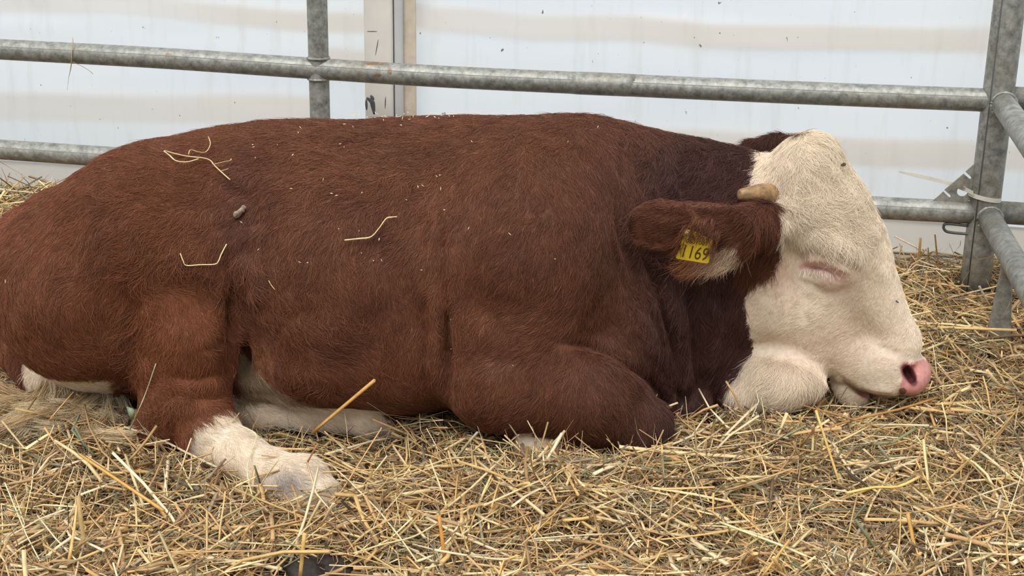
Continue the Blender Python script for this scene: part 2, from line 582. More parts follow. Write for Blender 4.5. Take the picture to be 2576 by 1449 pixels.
# corner post belongs to the side panel that comes towards the camera
pt, pbm = F(2540, 0, -0.0), F(2456, 690, 0.0)
xp = (pt[0] + pbm[0]) / 2
ypst = wall_y(xp, 0)
side = empty('fence_panel', (xp, ypst, -0.05))
tag(side, 'galvanised corner post with two rails coming forward at the right edge', 'fence')
RP = 0.0335
adopt(tube('corner_post', np.array([(xp, ypst, z) for z in (1.6, 0.8, 0.4, 0.1, -0.05)]), RP, GALV, n=36), side)
adopt(tube('post_seam', np.array([(xp - RP * 0.72, ypst - RP * 0.70, z) for z in (1.6, 0.4, -0.05)]), 0.0016, mat_simple('seam_dark2', (92, 94, 92), 0.7), n=6), side)
rails_dir = []
for (pxa, pxb, zz) in (((2516, 266), (2576, 336), top[-1][2]), ((2486, 556), (2576, 703), bot[-1][2])):
    b_ = Pz(pxb[0], pxb[1], zz)
    a_ = np.array([xp + 0.004, ypst - RP * 0.6, zz])
    d_ = (b_ - a_)
    rails_dir.append((a_, b_, d_))
    e_ = a_ + d_ * 3.2
    adopt(tube('side_rail', np.array([a_, a_ + d_ * 0.5, b_, e_]), T, GALV, n=28), side)
    u_ = d_ / np.linalg.norm(d_)
    weld('weld_bead', a_ + u_ * 0.028, u_, T * 1.04, side)
# flattened foot under the lower side rail
fa = Pz(2546, 690, bot[-1][2] - 0.03)
a_, b_, d_ = rails_dir[1]
tq = 0.62
ft = a_ + d_ * tq
zs_ = np.linspace(bot[-1][2] - 0.01, -0.05, 9)
wv, fv = [], []
n_ = 16
dirp = d_ / np.linalg.norm(d_)
for k, z in enumerate(zs_):
    u_ = k / 8
    wx = 0.013 + 0.020 * (u_ ** 1.6)
    wy = 0.016 - 0.009 * u_
    for j in range(n_):
        th = 2 * math.pi * j / n_
        e1 = np.array([0.97, -0.22, 0]); e2 = np.array([0.22, 0.97, 0])
        p_ = np.array([ft[0], ft[1], z]) + e1 * wx * math.copysign(abs(math.cos(th)) ** 0.8, math.cos(th)) + e2 * wy * math.sin(th)
        wv.append(p_)
for k in range(8):
    for j in range(n_):
        fv.append((k * n_ + j, k * n_ + (j + 1) % n_, (k + 1) * n_ + (j + 1) % n_, (k + 1) * n_ + j))
foot = mesh_np('foot', wv, np.array(fv), GALV)
adopt(foot, side)

# panel carrying on to the right behind the post
right = empty('fence_panel', (xp + 0.3, wall_y(xp + 0.3, 0), -0.05))
tag(right, 'short run of galvanised rails continuing to the right beyond the corner post', 'fence')
for zz in (top[-1][2] + 0.005, bot[-1][2] + 0.002):
    p0 = np.array([xp + RP * 0.9, wall_y(xp + RP * 0.9, 0.012), zz]); p1 = np.array([xp + 1.3, wall_y(xp + 1.3, 0.012), zz])
    adopt(tube('rail', np.array([p0, (p0 + p1) / 2, p1]), T, GALV, n=28), right)
adopt(tube('upright', np.array([(xp + 1.3, wall_y(xp + 1.3, 0.012), z) for z in (1.4, 0.4, -0.05)]), T, GALV, n=24), right)


# gusset plate in the corner (outline with slots and a round hole)
def gusset():
    pix = [(2344, 508), (2373, 482), (2388, 497), (2392, 496), (2390, 490), (2376, 478), (2424, 437), (2440, 451), (2444, 448), (2441, 443), (2429, 432), (2456, 408), (2456, 480), (2434, 508)]
    hole = (2421, 481); hr = 14
    cu = bpy.data.curves.new('gusset_plate', 'CURVE')
    cu.dimensions = '2D'; cu.fill_mode = 'BOTH'; cu.extrude = 0.003
    o0 = F(2400, 470, -0.004)
    ex = np.array([1, -FK, 0]) / math.hypot(1, FK)
    def loc(x, y):
        p = F(x, y, -0.004) - o0
        return float(p @ ex), float(p[2])
    def spl(pts):
        s = cu.splines.new('POLY'); s.points.add(len(pts) - 1); s.use_cyclic_u = True
        for i, (a, b) in enumerate(pts): s.points[i].co = (a, b, 0, 1)
    spl([loc(*p) for p in pix])
    hc = loc(*hole); rr = abs(loc(hole[0] + hr, hole[1])[0] - hc[0])
    spl([(hc[0] + rr * math.cos(a), hc[1] + rr * math.sin(a)) for a in np.linspace(0, 2 * math.pi, 28, endpoint=False)])
    tmp = bpy.data.objects.new('tmp', cu); COL.objects.link(tmp)
    dg = bpy.context.evaluated_depsgraph_get()
    me = bpy.data.meshes.new_from_object(tmp.evaluated_get(dg))
    bpy.data.objects.remove(tmp)
    me.materials.clear(); me.materials.append(GALV)
    o = bpy.data.objects.new('gusset_plate', me)
    COL.objects.link(o)
    ang = math.atan2(ex[1], ex[0])
    me.transform(Matrix.Translation(Vector(o0)) @ Matrix.Rotation(ang, 4, 'Z') @ Matrix.Rotation(math.pi / 2, 4, 'X'))
    adopt(o, fence)
    return o


gusset()
# elongated coupling loop under the bottom rail
lp = [(2436, 568), (2385, 563), (2374, 568), (2376, 578), (2388, 584), (2430, 588), (2440, 584), (2440, 572)]
lpp = smooth_path([F(x, y, -0.01) for x, y in lp + lp[:1]], 60)
adopt(tube('coupling_loop', lpp, 0.0032, mat_simple('loop_steel', (110, 114, 112), 0.45, 0.5, noise=40), n=10), fence)

# cable tie round the post and through the hole of the gusset
NYLON = mat_simple('white_nylon', (222, 220, 206), 0.4, noise=25, rgb2=(206, 202, 186))
tie = empty('cable_tie', (xp, ypst, 0.2))
tag(tie, 'white cable tie strapped around the corner post with loose tail', 'cable tie')
ca, cb_ = F(2446, 487, -0.03), F(2521, 502, -0.03)
zc = 0.245
zc = 0.5 * (ca[2] + cb_[2]) - 0.006
th = np.linspace(0, 2 * np.pi, 60)
ring = np.stack([xp + (RP + 0.002) * np.cos(th) * 1.02 - 0.003, ypst + (RP + 0.002) * np.sin(th), zc + 0.006 * np.cos(th) * -1.0], -1)
v_, f_ = tube_geo(ring, 0.0048, n=8, squash=0.3, cap=False, up=(0, 0, 1))
# strap lies flat on the post: wide along z
vv = []
for k, t_ in enumerate(th):
    o_ = np.array([math.cos(t_), math.sin(t_), 0])
    for a, b_ in ((0.0008, 0.0048), (0.0008, -0.0048), (-0.0008, -0.0048), (-0.0008, 0.0048)):
        vv.append(ring[k] + o_ * a + np.array([0, 0, b_]))
ff = [(4 * k + j, 4 * k + (j + 1) % 4, 4 * k + 4 + (j + 1) % 4, 4 * k + 4 + j) for k in range(59) for j in range(4)]
adopt(mesh_np('strap', vv, np.array(ff), NYLON, smooth=False), tie)
tp = [F(2448, 486, -0.035), F(2432, 478, -0.012), F(2421, 474, 0.006), F(2390, 462, 0.012), F(2330, 447, 0.02), F(2262, 432, 0.03)]
tp = smooth_path(tp, 24)
vv = []
for k, p_ in enumerate(tp):
    w_ = 0.0046 if k < 21 else 0.0046 - 0.0008 * (k - 20)
    for a, b_ in ((0.0008, w_), (0.0008, -w_), (-0.0008, -w_), (-0.0008, w_)):
        vv.append(p_ + np.array([0, -a, b_]))
ff = [(4 * k + j, 4 * k + (j + 1) % 4, 4 * k + 4 + (j + 1) % 4, 4 * k + 4 + j) for k in range(len(tp) - 1) for j in range(4)]
ff += [(0, 3, 2, 1), (4 * len(tp) - 4, 4 * len(tp) - 3, 4 * len(tp) - 2, 4 * len(tp) - 1)]
adopt(mesh_np('tail', vv, np.array(ff), NYLON, smooth=False), tie)

# ================================================================ the bull: one implicit surface, meshed once
H = 0.005
GX = np.arange(-1.06, 0.86, H, dtype=np.float32)
GY = np.arange(2.0, 2.92, H, dtype=np.float32)
GZ = np.arange(-0.09, 0.64, H, dtype=np.float32)
D = np.full((len(GX), len(GY), len(GZ)), 0.5, np.float32)
YC = 2.56


def sub(lo, hi):
    s = []
    for g, a, b in zip((GX, GY, GZ), lo, hi):
        i = max(int(np.searchsorted(g, a)) - 1, 0); j = min(int(np.searchsorted(g, b)) + 1, len(g))
        s.append(slice(i, max(j, i)))
    return tuple(s)


def grid(s):
    return GX[s[0]][:, None, None], GY[s[1]][None, :, None], GZ[s[2]][None, None, :]


def smin(a, b, k):
    h = np.maximum(k - np.abs(a - b), 0) / k
    return np.minimum(a, b) - h * h * k * 0.25


def comb(s, d, k, mode='add'):
    if mode == 'add': D[s] = smin(D[s], d, k)
    else: D[s] = -smin(-D[s], d, k)


def ell(c, r, k=0.03, R=None, mode='add'):
    c = np.asarray(c, float); r = np.asarray(r, float)
    R = np.eye(3) if R is None else np.asarray(R, float)     # rows = local axes
    ext = np.sqrt(((R * r[:, None]) ** 2).sum(0)) + k + 0.02
    s = sub(c - ext, c + ext)
    x, y, z = grid(s)
    dx, dy, dz = x - c[0], y - c[1], z - c[2]
    k0 = k1 = 0
    for i in range(3):
        l = (R[i, 0] * dx + R[i, 1] * dy + R[i, 2] * dz)
        k0 = k0 + (l / r[i]) ** 2
        k1 = k1 + (l / r[i] ** 2) ** 2
    k0 = np.sqrt(k0) + 1e-6; k1 = np.sqrt(k1) + 1e-6
    comb(s, (k0 * (k0 - 1) / k1).astype(np.float32), k, mode)


def cone(a, b, ra, rb, k=0.03, mode='add', flat=None):
    """round cone; flat=(axis, factor) squashes it along an axis"""
    a = np.asarray(a, float); b = np.asarray(b, float)
    m = max(ra, rb) + k + 0.02
    s = sub(np.minimum(a, b) - m, np.maximum(a, b) + m)
    x, y, z = grid(s)
    ba = b - a; l2 = float(ba @ ba)
    dx, dy, dz = x - a[0], y - a[1], z - a[2]
    t = np.clip((dx * ba[0] + dy * ba[1] + dz * ba[2]) / l2, 0, 1)
    t2 = t * t * (3 - 2 * t) * 0.5 + t * 0.5
    qx, qy, qz = dx - t * ba[0], dy - t * ba[1], dz - t * ba[2]
    if flat is not None:
        ax, fc = flat
        ax = np.asarray(ax, float) / np.linalg.norm(ax)
        pr = qx * ax[0] + qy * ax[1] + qz * ax[2]
        qx, qy, qz = qx + ax[0] * pr * (fc - 1), qy + ax[1] * pr * (fc - 1), qz + ax[2] * pr * (fc - 1)
    d = np.sqrt(qx * qx + qy * qy + qz * qz) - (ra + (rb - ra) * t2)
    comb(s, d.astype(np.float32), k, mode)


def chain(pts, radii, k=0.03):
    for (p, q, r1, r2) in zip(pts[:-1], pts[1:], radii[:-1], radii[1:]): cone(p, q, r1, r2, k)


def mpp(Y): return Y * 1.053 / FPX        # metres per photo pixel at a depth


def rx(a):
    """rotation in the picture plane, degrees counter-clockwise: rows local x, y, z"""
    c, s = math.cos(math.radians(a)), math.sin(math.radians(a))
    return np.array([[c, 0, s], [0, 1, 0], [-s, 0, c]])


def E(px, py, Y, a, b, yr, k=0.03, rot=0, mode='add'):
    m = mpp(Y)
    ell(P(px, py, Y), (a * m, yr, b * m), k, rx(rot), mode)


# ---- trunk and neck: a loft of sections along X
ST = [  # px, top py, bottom z, half width, centre Y
    (60, 570, 0.10, 0.10, 2.55), (110, 518, 0.04, 0.15, 2.56), (200, 456, -0.01, 0.20, 2.57), (300, 404, -0.03, 0.225, 2.575), (400, 360, -0.03, 0.235, 2.575),
    (500, 333, 0.00, 0.235, 2.575), (580, 321, 0.07, 0.235, 2.575), (660, 312, 0.05, 0.25, 2.57), (760, 309, 0.01, 0.27, 2.565), (900, 308, -0.01, 0.285, 2.56), (1050, 301, -0.02, 0.285, 2.56),
    (1200, 296, -0.02, 0.27, 2.56), (1350, 293, -0.02, 0.245, 2.56), (1450, 297, 0.0, 0.215, 2.56), (1530, 310, 0.0, 0.19, 2.565), (1600, 330, 0.01, 0.17, 2.57), (1660, 346, 0.01, 0.155, 2.575),
    (1750, 362, 0.04, 0.135, 2.575), (1850, 382, 0.10, 0.12, 2.575), (1930, 405, 0.16, 0.10, 2.56)]
sx = np.array([P(p[0], 600, p[4])[0] for p in ST])
stop = np.array([P(p[0], p[1], p[4])[2] - 0.006 for p in ST])
sbot = np.array([p[2] for p in ST]); shw = np.array([p[3] for p in ST]); syc = np.array([p[4] for p in ST])


def cub(x, xs, ys):
    # monotone-ish cubic through the stations
    m = np.gradient(ys, xs)
    i = np.clip(np.searchsorted(xs, x) - 1, 0, len(xs) - 2)
    h = xs[i + 1] - xs[i]; t = np.clip((x - xs[i]) / h, 0, 1)
    return ((1 + 2 * t) * (1 - t) ** 2) * ys[i] + t * (1 - t) ** 2 * h * m[i] + t * t * (3 - 2 * t) * ys[i + 1] + t * t * (t - 1) * h * m[i + 1]


g64 = GX.astype(float)
tp_, bt_, hw_, yc_ = cub(g64, sx, stop), cub(g64, sx, sbot), cub(g64, sx, shw), cub(g64, sx, syc)
cz_ = bt_ + (tp_ - bt_) * 0.47
rt_, rb_ = tp_ - cz_, cz_ - bt_
s = (slice(None),) * 3
x, y, z = grid(s)
A = lambda v: v.astype(np.float32)[:, None, None]
dyn = np.abs(y - A(yc_)) / A(hw_)
dz_ = z - A(cz_)
dzn = np.where(dz_ > 0, dz_ / A(rt_), -dz_ / A(rb_))
e = 2.25
q = (dyn ** e + dzn ** e) ** (1 / e)
d = (q - 1) * A(np.minimum(hw_, np.minimum(rt_, rb_)))
d = np.maximum(d, np.maximum(sx[0] - x, x - sx[-1]))
D[:] = np.minimum(D, d.astype(np.float32))
del d, q, dyn, dzn, dz_

# ---- hindquarters
E(215, 712, 2.44, 212, 198, 0.20, 0.08)             # near buttock
E(150, 662, 2.58, 140, 152, 0.19, 0.08)             # far buttock
E(340, 570, 2.445, 165, 180, 0.165, 0.08)           # hip and upper thigh
E(245, 805, 2.43, 180, 120, 0.15, 0.06)             # back of thigh near the ground
# near gaskin: a column down to the hock
cone(P(440, 650, 2.42), P(468, 850, 2.355), 0.090, 0.082, 0.09)
cone(P(468, 850, 2.355), P(468, 1000, 2.33), 0.082, 0.072, 0.03)
cone(P(465, 1000, 2.33), P(400, 1090, 2.315), 0.066, 0.045, 0.03)
cone(P(478, 1010, 2.325), P(522, 1078, 2.285), 0.064, 0.050, 0.02)
# near cannon, fetlock, pastern and foot
chain([P(522, 1095, 2.28), P(600, 1142, 2.245), P(690, 1190, 2.205), P(760, 1212, 2.175), P(810, 1246, 2.15)], [0.046, 0.038, 0.035, 0.041, 0.032], 0.02)
E(735, 1232, 2.17, 55, 32, 0.036, 0.02, -25)
E(818, 1256, 2.145, 45, 26, 0.034, 0.012, -32)        # hoof, mostly in the straw
# far hind leg poking out under the belly
chain([P(560, 975, 2.47), P(660, 1035, 2.44), P(780, 1042, 2.42), P(865, 1028, 2.41), P(930, 1052, 2.40), P(985, 1094, 2.39)], [0.055, 0.034, 0.029, 0.038, 0.033, 0.023], 0.02)
# groin and sheath, pale
E(645, 925, 2.45, 70, 70, 0.06, 0.04, -35)
E(745, 985, 2.42, 80, 18, 0.05, 0.03, -10)

# ---- flank and ribs
E(840, 690, 2.43, 215, 230, 0.155, 0.08)
E(840, 880, 2.40, 190, 118, 0.115, 0.05, 0)
E(1010, 850, 2.40, 120, 160, 0.115, 0.06)
# hollow between the column of the thigh and the flank
cone(P(602, 770, 2.30), P(622, 905, 2.30), 0.018, 0.035, 0.03, 'cut')
cone(P(602, 770, 2.36), P(620, 900, 2.38), 0.014, 0.028, 0.03, 'cut')
# ---- shoulder, upper arm, folded foreleg
E(1330, 640, 2.44, 210, 250, 0.175, 0.08)
E(1275, 850, 2.385, 165, 155, 0.130, 0.05)
cone(P(1262, 952, 2.34), P(1480, 995, 2.32), 0.092, 0.082, 0.04)
cone(P(1480, 995, 2.32), P(1612, 1068, 2.31), 0.080, 0.054, 0.02)
E(1250, 950, 2.34, 120, 92, 0.09, 0.04)
chain([P(1625, 1106, 2.305), P(1480, 1126, 2.305), P(1330, 1116, 2.305)], [0.034, 0.028, 0.028], 0.015)   # cannon folded under
# breast and far foreleg knee
E(1540, 800, 2.50, 165, 200, 0.155, 0.06)
E(1640, 890, 2.55, 110, 140, 0.14, 0.05)
cone(P(1620, 1010, 2.50), P(1735, 1030, 2.475), 0.062, 0.040, 0.03)
# neck
cone(P(1500, 580, 2.56), P(1850, 560, 2.575), 0.165, 0.10, 0.08)
cone(P(1600, 740, 2.55), P(1850, 760, 2.57), 0.145, 0.09, 0.06)
cone(P(1720, 860, 2.54), P(1815, 930, 2.55), 0.080, 0.055, 0.05)

# ---- head in its own frame (l along the face, n forehead normal, t lateral)
HO = P(2018, 470, 2.52); HN = P(2275, 950, 2.51)
HL = (HN - HO); HLEN = np.linalg.norm(HL); HL /= HLEN
_t0 = np.array([0, 1.0, 0]); _t0 -= HL * (_t0 @ HL); _t0 /= np.linalg.norm(_t0)
_n0 = np.cross(HL, _t0)
if _n0[0] < 0: _n0 = -_n0
ROLL = math.radians(24)
HNn = math.cos(ROLL) * _n0 - math.sin(ROLL) * _t0
HT = math.cos(ROLL) * _t0 + math.sin(ROLL) * _n0
HR = np.array([HL, HNn, HT])


def hp(l, n, t): return HO + HL * l + HNn * n + HT * t


def hE(c, r, k=0.02, mode='add', rot=None): ell(hp(*c), r, k, HR if rot is None else rot @ HR, mode)


hE((0.04, 0.004, 0), (0.112, 0.074, 0.092), 0.04)
hE((-0.040, 0.040, 0.005), (0.046, 0.046, 0.060), 0.04)        # poll bump
hE((0.10, 0.026, 0), (0.13, 0.062, 0.088), 0.04)
cone(hp(0.14, 0.002, 0), hp(0.34, 0.014, 0), 0.080, 0.050, 0.03)
hE((0.380, -0.012, 0), (0.050, 0.052, 0.062), 0.03)            # muzzle
hE((0.418, 0.016, 0), (0.034, 0.034, 0.050), 0.016)            # nose pad
hE((0.404, -0.026, 0), (0.034, 0.030, 0.050), 0.02)            # upper lip
for sgn in (-1, 1):
    hE((0.185, -0.10, 0.045 * sgn), (0.100, 0.090, 0.042), 0.04)   # cheek
    hE((0.115, 0.022, 0.083 * sgn), (0.05, 0.028, 0.016), 0.025)    # brow ridge
    hE((0.142, -0.004, 0.080 * sgn), (0.026, 0.018, 0.016), 0.015)  # closed eye bulge
    cone(hp(0.20, -0.10, 0.035 * sgn), hp(0.350, -0.070, 0.018 * sgn), 0.068, 0.044, 0.04)
    hE((0.362, -0.018, 0.045 * sgn), (0.055, 0.036, 0.022), 0.025)      # lip pad
hE((0.398, -0.100, 0), (0.052, 0.031, 0.046), 0.006)           # chin
hE((0.09, -0.09, 0.02), (0.11, 0.09, 0.08), 0.05)              # throat behind the jaw
# white dewlap under the jaw
E(1955, 945, 2.50, 112, 80, 0.085, 0.025, 6)
E(1870, 985, 2.49, 48, 34, 0.05, 0.03, 0)
E(2025, 950, 2.50, 46, 48, 0.045, 0.025, 0)
# near ear: a broad leaf hanging out to the side
ER = np.array([[0.995, -0.10, 0.02], [0.08, 0.97, 0.22], [-0.04, -0.22, 0.97]])
ell(P(1762, 595, 2.345), (0.100, 0.015, 0.064), 0.008, ER)
ell(P(1662, 566, 2.325), (0.056, 0.012, 0.046), 0.015, ER)
cone(P(1915, 565, 2.43), P(1820, 578, 2.365), 0.040, 0.030, 0.02)
# far ear behind the poll
cone(P(2050, 420, 2.58), P(2010, 372, 2.66), 0.035, 0.022, 0.02)
cone(P(2015, 372, 2.66), P(1955, 372, 2.69), 0.022, 0.026, 0.015, flat=((0, 1, 0), 1.8))
cone(P(1955, 372, 2.69), P(1888, 378, 2.70), 0.027, 0.021, 0.015, flat=((0, 1, 0), 1.8))
# tail: root over the rump, then along the ground to the switch
chain([P(60, 640, 2.70), P(10, 760, 2.62), P(25, 880, 2.54), P(95, 945, 2.47), P(150, 975, 2.43)], [0.045, 0.038, 0.03, 0.030, 0.028], 0.02)
# nostril and mouth carved in
_m = P(2290, 945, 2.455)
ell(_m, (0.011, 0.034, 0.019), 0.006, rx(32), 'cut')


def surface_nets(D):
    S = D < 0
    nx, ny, nz = D.shape
    c = np.zeros((nx - 1, ny - 1, nz - 1), np.uint8)
    for a in (0, 1):
        for b in (0, 1):
            for e_ in (0, 1):
                c += S[a:nx - 1 + a, b:ny - 1 + b, e_:nz - 1 + e_]
    act = (c > 0) & (c < 8)
    ijk = np.argwhere(act)
    idm = np.full(act.shape, -1, np.int32)
    idm[act] = np.arange(len(ijk))
    acc = np.zeros((len(ijk), 3)); cnt = np.zeros(len(ijk))
    i, j, k = ijk.T
    corners = [(a, b, e_) for a in (0, 1) for b in (0, 1) for e_ in (0, 1)]
    vals = {cn: D[i + cn[0], j + cn[1], k + cn[2]] for cn in corners}
    for cn in corners:
        for ax in range(3):
            if cn[ax] == 0:
                c2 = list(cn); c2[ax] = 1; c2 = tuple(c2)
                v0, v1 = vals[cn], vals[c2]
                m = (v0 < 0) != (v1 < 0)
                t = v0[m] / (v0[m] - v1[m])
                p = np.tile(np.array(cn, float), (m.sum(), 1)); p[:, ax] = t
                acc[m] += p; cnt[m] += 1
    vert = np.stack([GX[0] + H * i, GY[0] + H * j, GZ[0] + H * k], -1) + acc / cnt[:, None] * H
    quads = []
    for ax in range(3):
        sl0 = [slice(1, -1)] * 3; sl1 = [slice(1, -1)] * 3
        sl0[ax] = slice(0, -1); sl1[ax] = slice(1, None)
        a, b = S[tuple(sl0)], S[tuple(sl1)]
        w = np.argwhere(a != b)
        off = np.array([1, 1, 1]); off[ax] = 0
        w = w + off
        flip = a[a != b]
        u1, u2 = (ax + 1) % 3, (ax + 2) % 3
        def g(d1, d2):
            p = w.copy(); p[:, u1] += d1; p[:, u2] += d2
            return idm[p[:, 0], p[:, 1], p[:, 2]]
        qd = np.stack([g(-1, -1), g(0, -1), g(0, 0), g(-1, 0)], -1)
        qd[~flip] = qd[~flip][:, ::-1]
        quads.append(qd)
    return vert, np.concatenate(quads)


BV, BQ = surface_nets(D)
# keep the largest connected piece (grow from one vertex)
lab = np.arange(len(BV))
ed = np.concatenate([BQ[:, [0, 1]], BQ[:, [1, 2]], BQ[:, [2, 3]], BQ[:, [3, 0]]])
for _ in range(400):
    m = np.minimum(lab[ed[:, 0]], lab[ed[:, 1]])
    old = lab.copy()
    np.minimum.at(lab, ed[:, 0], m); np.minimum.at(lab, ed[:, 1], m)
    lab = lab[lab]
    if (lab == old).all(): break
big = np.bincount(lab).argmax()
keepv = lab == big
rem = np.cumsum(keepv) - 1
BQ = rem[BQ[keepv[BQ[:, 0]]]]
BV = BV[keepv]


def smooth_mesh(V, Q, it, lam=0.5, w=None):
    e_ = np.concatenate([Q[:, [0, 1]], Q[:, [1, 2]], Q[:, [2, 3]], Q[:, [3, 0]]])
    deg = np.bincount(e_.ravel(), minlength=len(V))[:, None]
    for i in range(it):
        a = np.zeros_like(V)
        for ax in range(3):
            a[:, ax] = np.bincount(e_[:, 0], V[e_[:, 1], ax], len(V)) + np.bincount(e_[:, 1], V[e_[:, 0], ax], len(V))
        dv = a / deg - V
        f = (lam if i % 2 == 0 else -lam * 1.04)
        V = V + dv * (f if w is None else f * w)
    return V


def normals(V, Q):
    fn = np.cross(V[Q[:, 2]] - V[Q[:, 0]], V[Q[:, 3]] - V[Q[:, 1]])
    n = np.zeros_like(V)
    for c in range(4):
        for ax in range(3):
            n[:, ax] += np.bincount(Q[:, c], fn[:, ax], len(V))
    return n / (np.linalg.norm(n, axis=1)[:, None] + 1e-12)


BV = smooth_mesh(BV, BQ, 6)


def subdivide(V, Q, sel):
    """split the selected quads into four; the rim of neighbours becomes n-gons"""
    me = bpy.data.meshes.new('t')
    me.from_pydata(V.tolist(), [], Q.tolist())
    bm = bmesh.new(); bm.from_mesh(me); bm.faces.ensure_lookup_table()
    es = {e_ for i in np.nonzero(sel)[0] for e_ in bm.faces[i].edges}
    bmesh.ops.subdivide_edges(bm, edges=list(es), cuts=1, use_grid_fill=True)
    return bm, me

# ---- sculpting strokes on the side of the animal: folds, creases, muscle edges (photo pixels, radius px, depth m)
def sculpt(V, Q, strokes, ylim=None):
    for i, (pts, w, dep) in enumerate(strokes):
        if i % 4 == 0:
            Nn = normals(V, Q); view = V - CC; view /= np.linalg.norm(view, axis=1)[:, None]
            face = np.clip(-(Nn * view).sum(1) * 2.2, 0, 1)
            q = proj(V)
        sel = np.nonzero((face > 0) & (q[:, 0] > min(p[0] for p in pts) - 3 * w) & (q[:, 0] < max(p[0] for p in pts) + 3 * w)
                         & (q[:, 1] > min(p[1] for p in pts) - 3 * w) & (q[:, 1] < max(p[1] for p in pts) + 3 * w))[0]
        sp = smooth_path([(p[0], p[1], 0) for p in pts], 6 * len(pts))[:, :2] if len(pts) > 2 else np.array(pts, float)
        ln = np.concatenate([[0], np.cumsum(np.hypot(*np.diff(sp, axis=0).T))])
        dd = np.full(len(sel), 1e9); tt = np.zeros(len(sel))
        for k in range(len(sp) - 1):
            dv = sp[k + 1] - sp[k]
            u_ = np.clip(((q[sel, 0] - sp[k, 0]) * dv[0] + (q[sel, 1] - sp[k, 1]) * dv[1]) / (dv @ dv + 1e-9), 0, 1)
            d1 = np.hypot(q[sel, 0] - sp[k, 0] - u_ * dv[0], q[sel, 1] - sp[k, 1] - u_ * dv[1])
            m_ = d1 < dd
            dd[m_] = d1[m_]; tt[m_] = (ln[k] + u_[m_] * (ln[k + 1] - ln[k])) / ln[-1]
        tap = np.clip(np.minimum(tt, 1 - tt) / 0.28, 0, 1); tap = 0.12 + 0.88 * tap * tap * (3 - 2 * tap)
        V[sel] += Nn[sel] * (dep * np.exp(-(dd / w) ** 2) * face[sel] * tap)[:, None]
    return V


STROKES = [
    # fold behind the shoulder
    ([(1105, 500), (1112, 650), (1122, 800), (1124, 920), (1128, 1020)], 13, -0.010), ([(1122, 760), (1125, 900), (1128, 1020)], 9, -0.016),
    ([(1092, 690), (1096, 820), (1100, 940), (1106, 1010)], 15, 0.010), ([(1066, 740), (1072, 850), (1080, 930)], 14, -0.008),
    # upper edge of the forearm
    ([(1400, 862), (1480, 868), (1545, 893), (1600, 930), (1655, 985), (1692, 1050)], 13, -0.014), ([(1470, 895), (1550, 930), (1620, 985)], 22, 0.006),
    ([(1180, 880), (1260, 905), (1330, 890)], 40, -0.006), ([(1150, 700), (1230, 780), (1340, 800)], 50, -0.005),
    # neck folds
    ([(1612, 560), (1632, 650), (1668, 760), (1695, 860), (1704, 960)], 13, -0.016), ([(1580, 560), (1608, 680), (1650, 800), (1680, 900)], 12, -0.010),
    ([(1545, 480), (1570, 600), (1610, 740), (1650, 850)], 12, -0.011), ([(1500, 420), (1535, 560), (1570, 700), (1600, 800)], 13, -0.008),
    ([(1730, 700), (1745, 800), (1752, 900), (1755, 980)], 14, -0.012), ([(1790, 720), (1800, 830), (1790, 950)], 16, 0.008),
    ([(1660, 640), (1690, 760), (1712, 860)], 14, 0.008), ([(1600, 350), (1600, 420), (1610, 480)], 10, -0.009), ([(1655, 360), (1660, 430), (1665, 490)], 10, -0.009),
    ([(1710, 370), (1710, 430), (1720, 490)], 10, -0.009), ([(1565, 330), (1560, 400), (1570, 470)], 10, -0.009), ([(1765, 380), (1768, 440)], 10, -0.008),
    ([(1700, 960), (1720, 1000), (1705, 1030)], 16, -0.012),
    # flank hollow, hip, loin, thigh folds
    ([(600, 440), (620, 520), (640, 600)], 48, -0.014), ([(430, 410), (500, 400), (560, 420)], 45, 0.006), ([(380, 345), (480, 350)], 40, -0.003),
    ([(700, 420), (900, 430), (1050, 440)], 50, -0.004), ([(120, 480), (230, 440), (330, 400)], 22, -0.004),
    ([(330, 700), (345, 800), (335, 900), (320, 960)], 26, -0.012), ([(582, 640), (584, 700), (582, 780), (585, 900)], 12, -0.016), ([(590, 640), (640, 700), (640, 760)], 22, 0.010),
    ([(400, 925), (470, 948), (560, 935), (590, 915)], 12, -0.0030), ([(420, 975), (500, 972), (575, 952)], 11, 0.0025), ([(395, 1002), (450, 990), (530, 1000), (580, 985)], 10, -0.0035),
    ([(450, 1030), (520, 1028), (575, 1010)], 9, 0.002), ([(480, 880), (530, 872), (585, 835)], 9, -0.003),
    ([(300, 930), (330, 1000), (330, 1070)], 18, -0.008), ([(400, 640), (470, 660), (540, 650)], 30, 0.006),
    ([(640, 860), (720, 940), (800, 965)], 30, 0.006), ([(700, 800), (790, 840), (880, 830)], 50, 0.006),
    ([(880, 620), (960, 640), (1000, 720), (980, 800)], 40, -0.005), ([(760, 740), (800, 900)], 40, -0.004),
    # ear hollow and head-neck edge
    ([(1610, 585), (1680, 600), (1760, 612), (1830, 620)], 26, -0.006), ([(1600, 512), (1700, 520), (1790, 520), (1870, 525)], 12, 0.005),
    ([(1700, 668), (1780, 676), (1850, 660)], 12, 0.005), ([(1640, 612), (1670, 622)], 10, -0.006),
    ([(1955, 520), (1950, 580)], 10, -0.008),
]
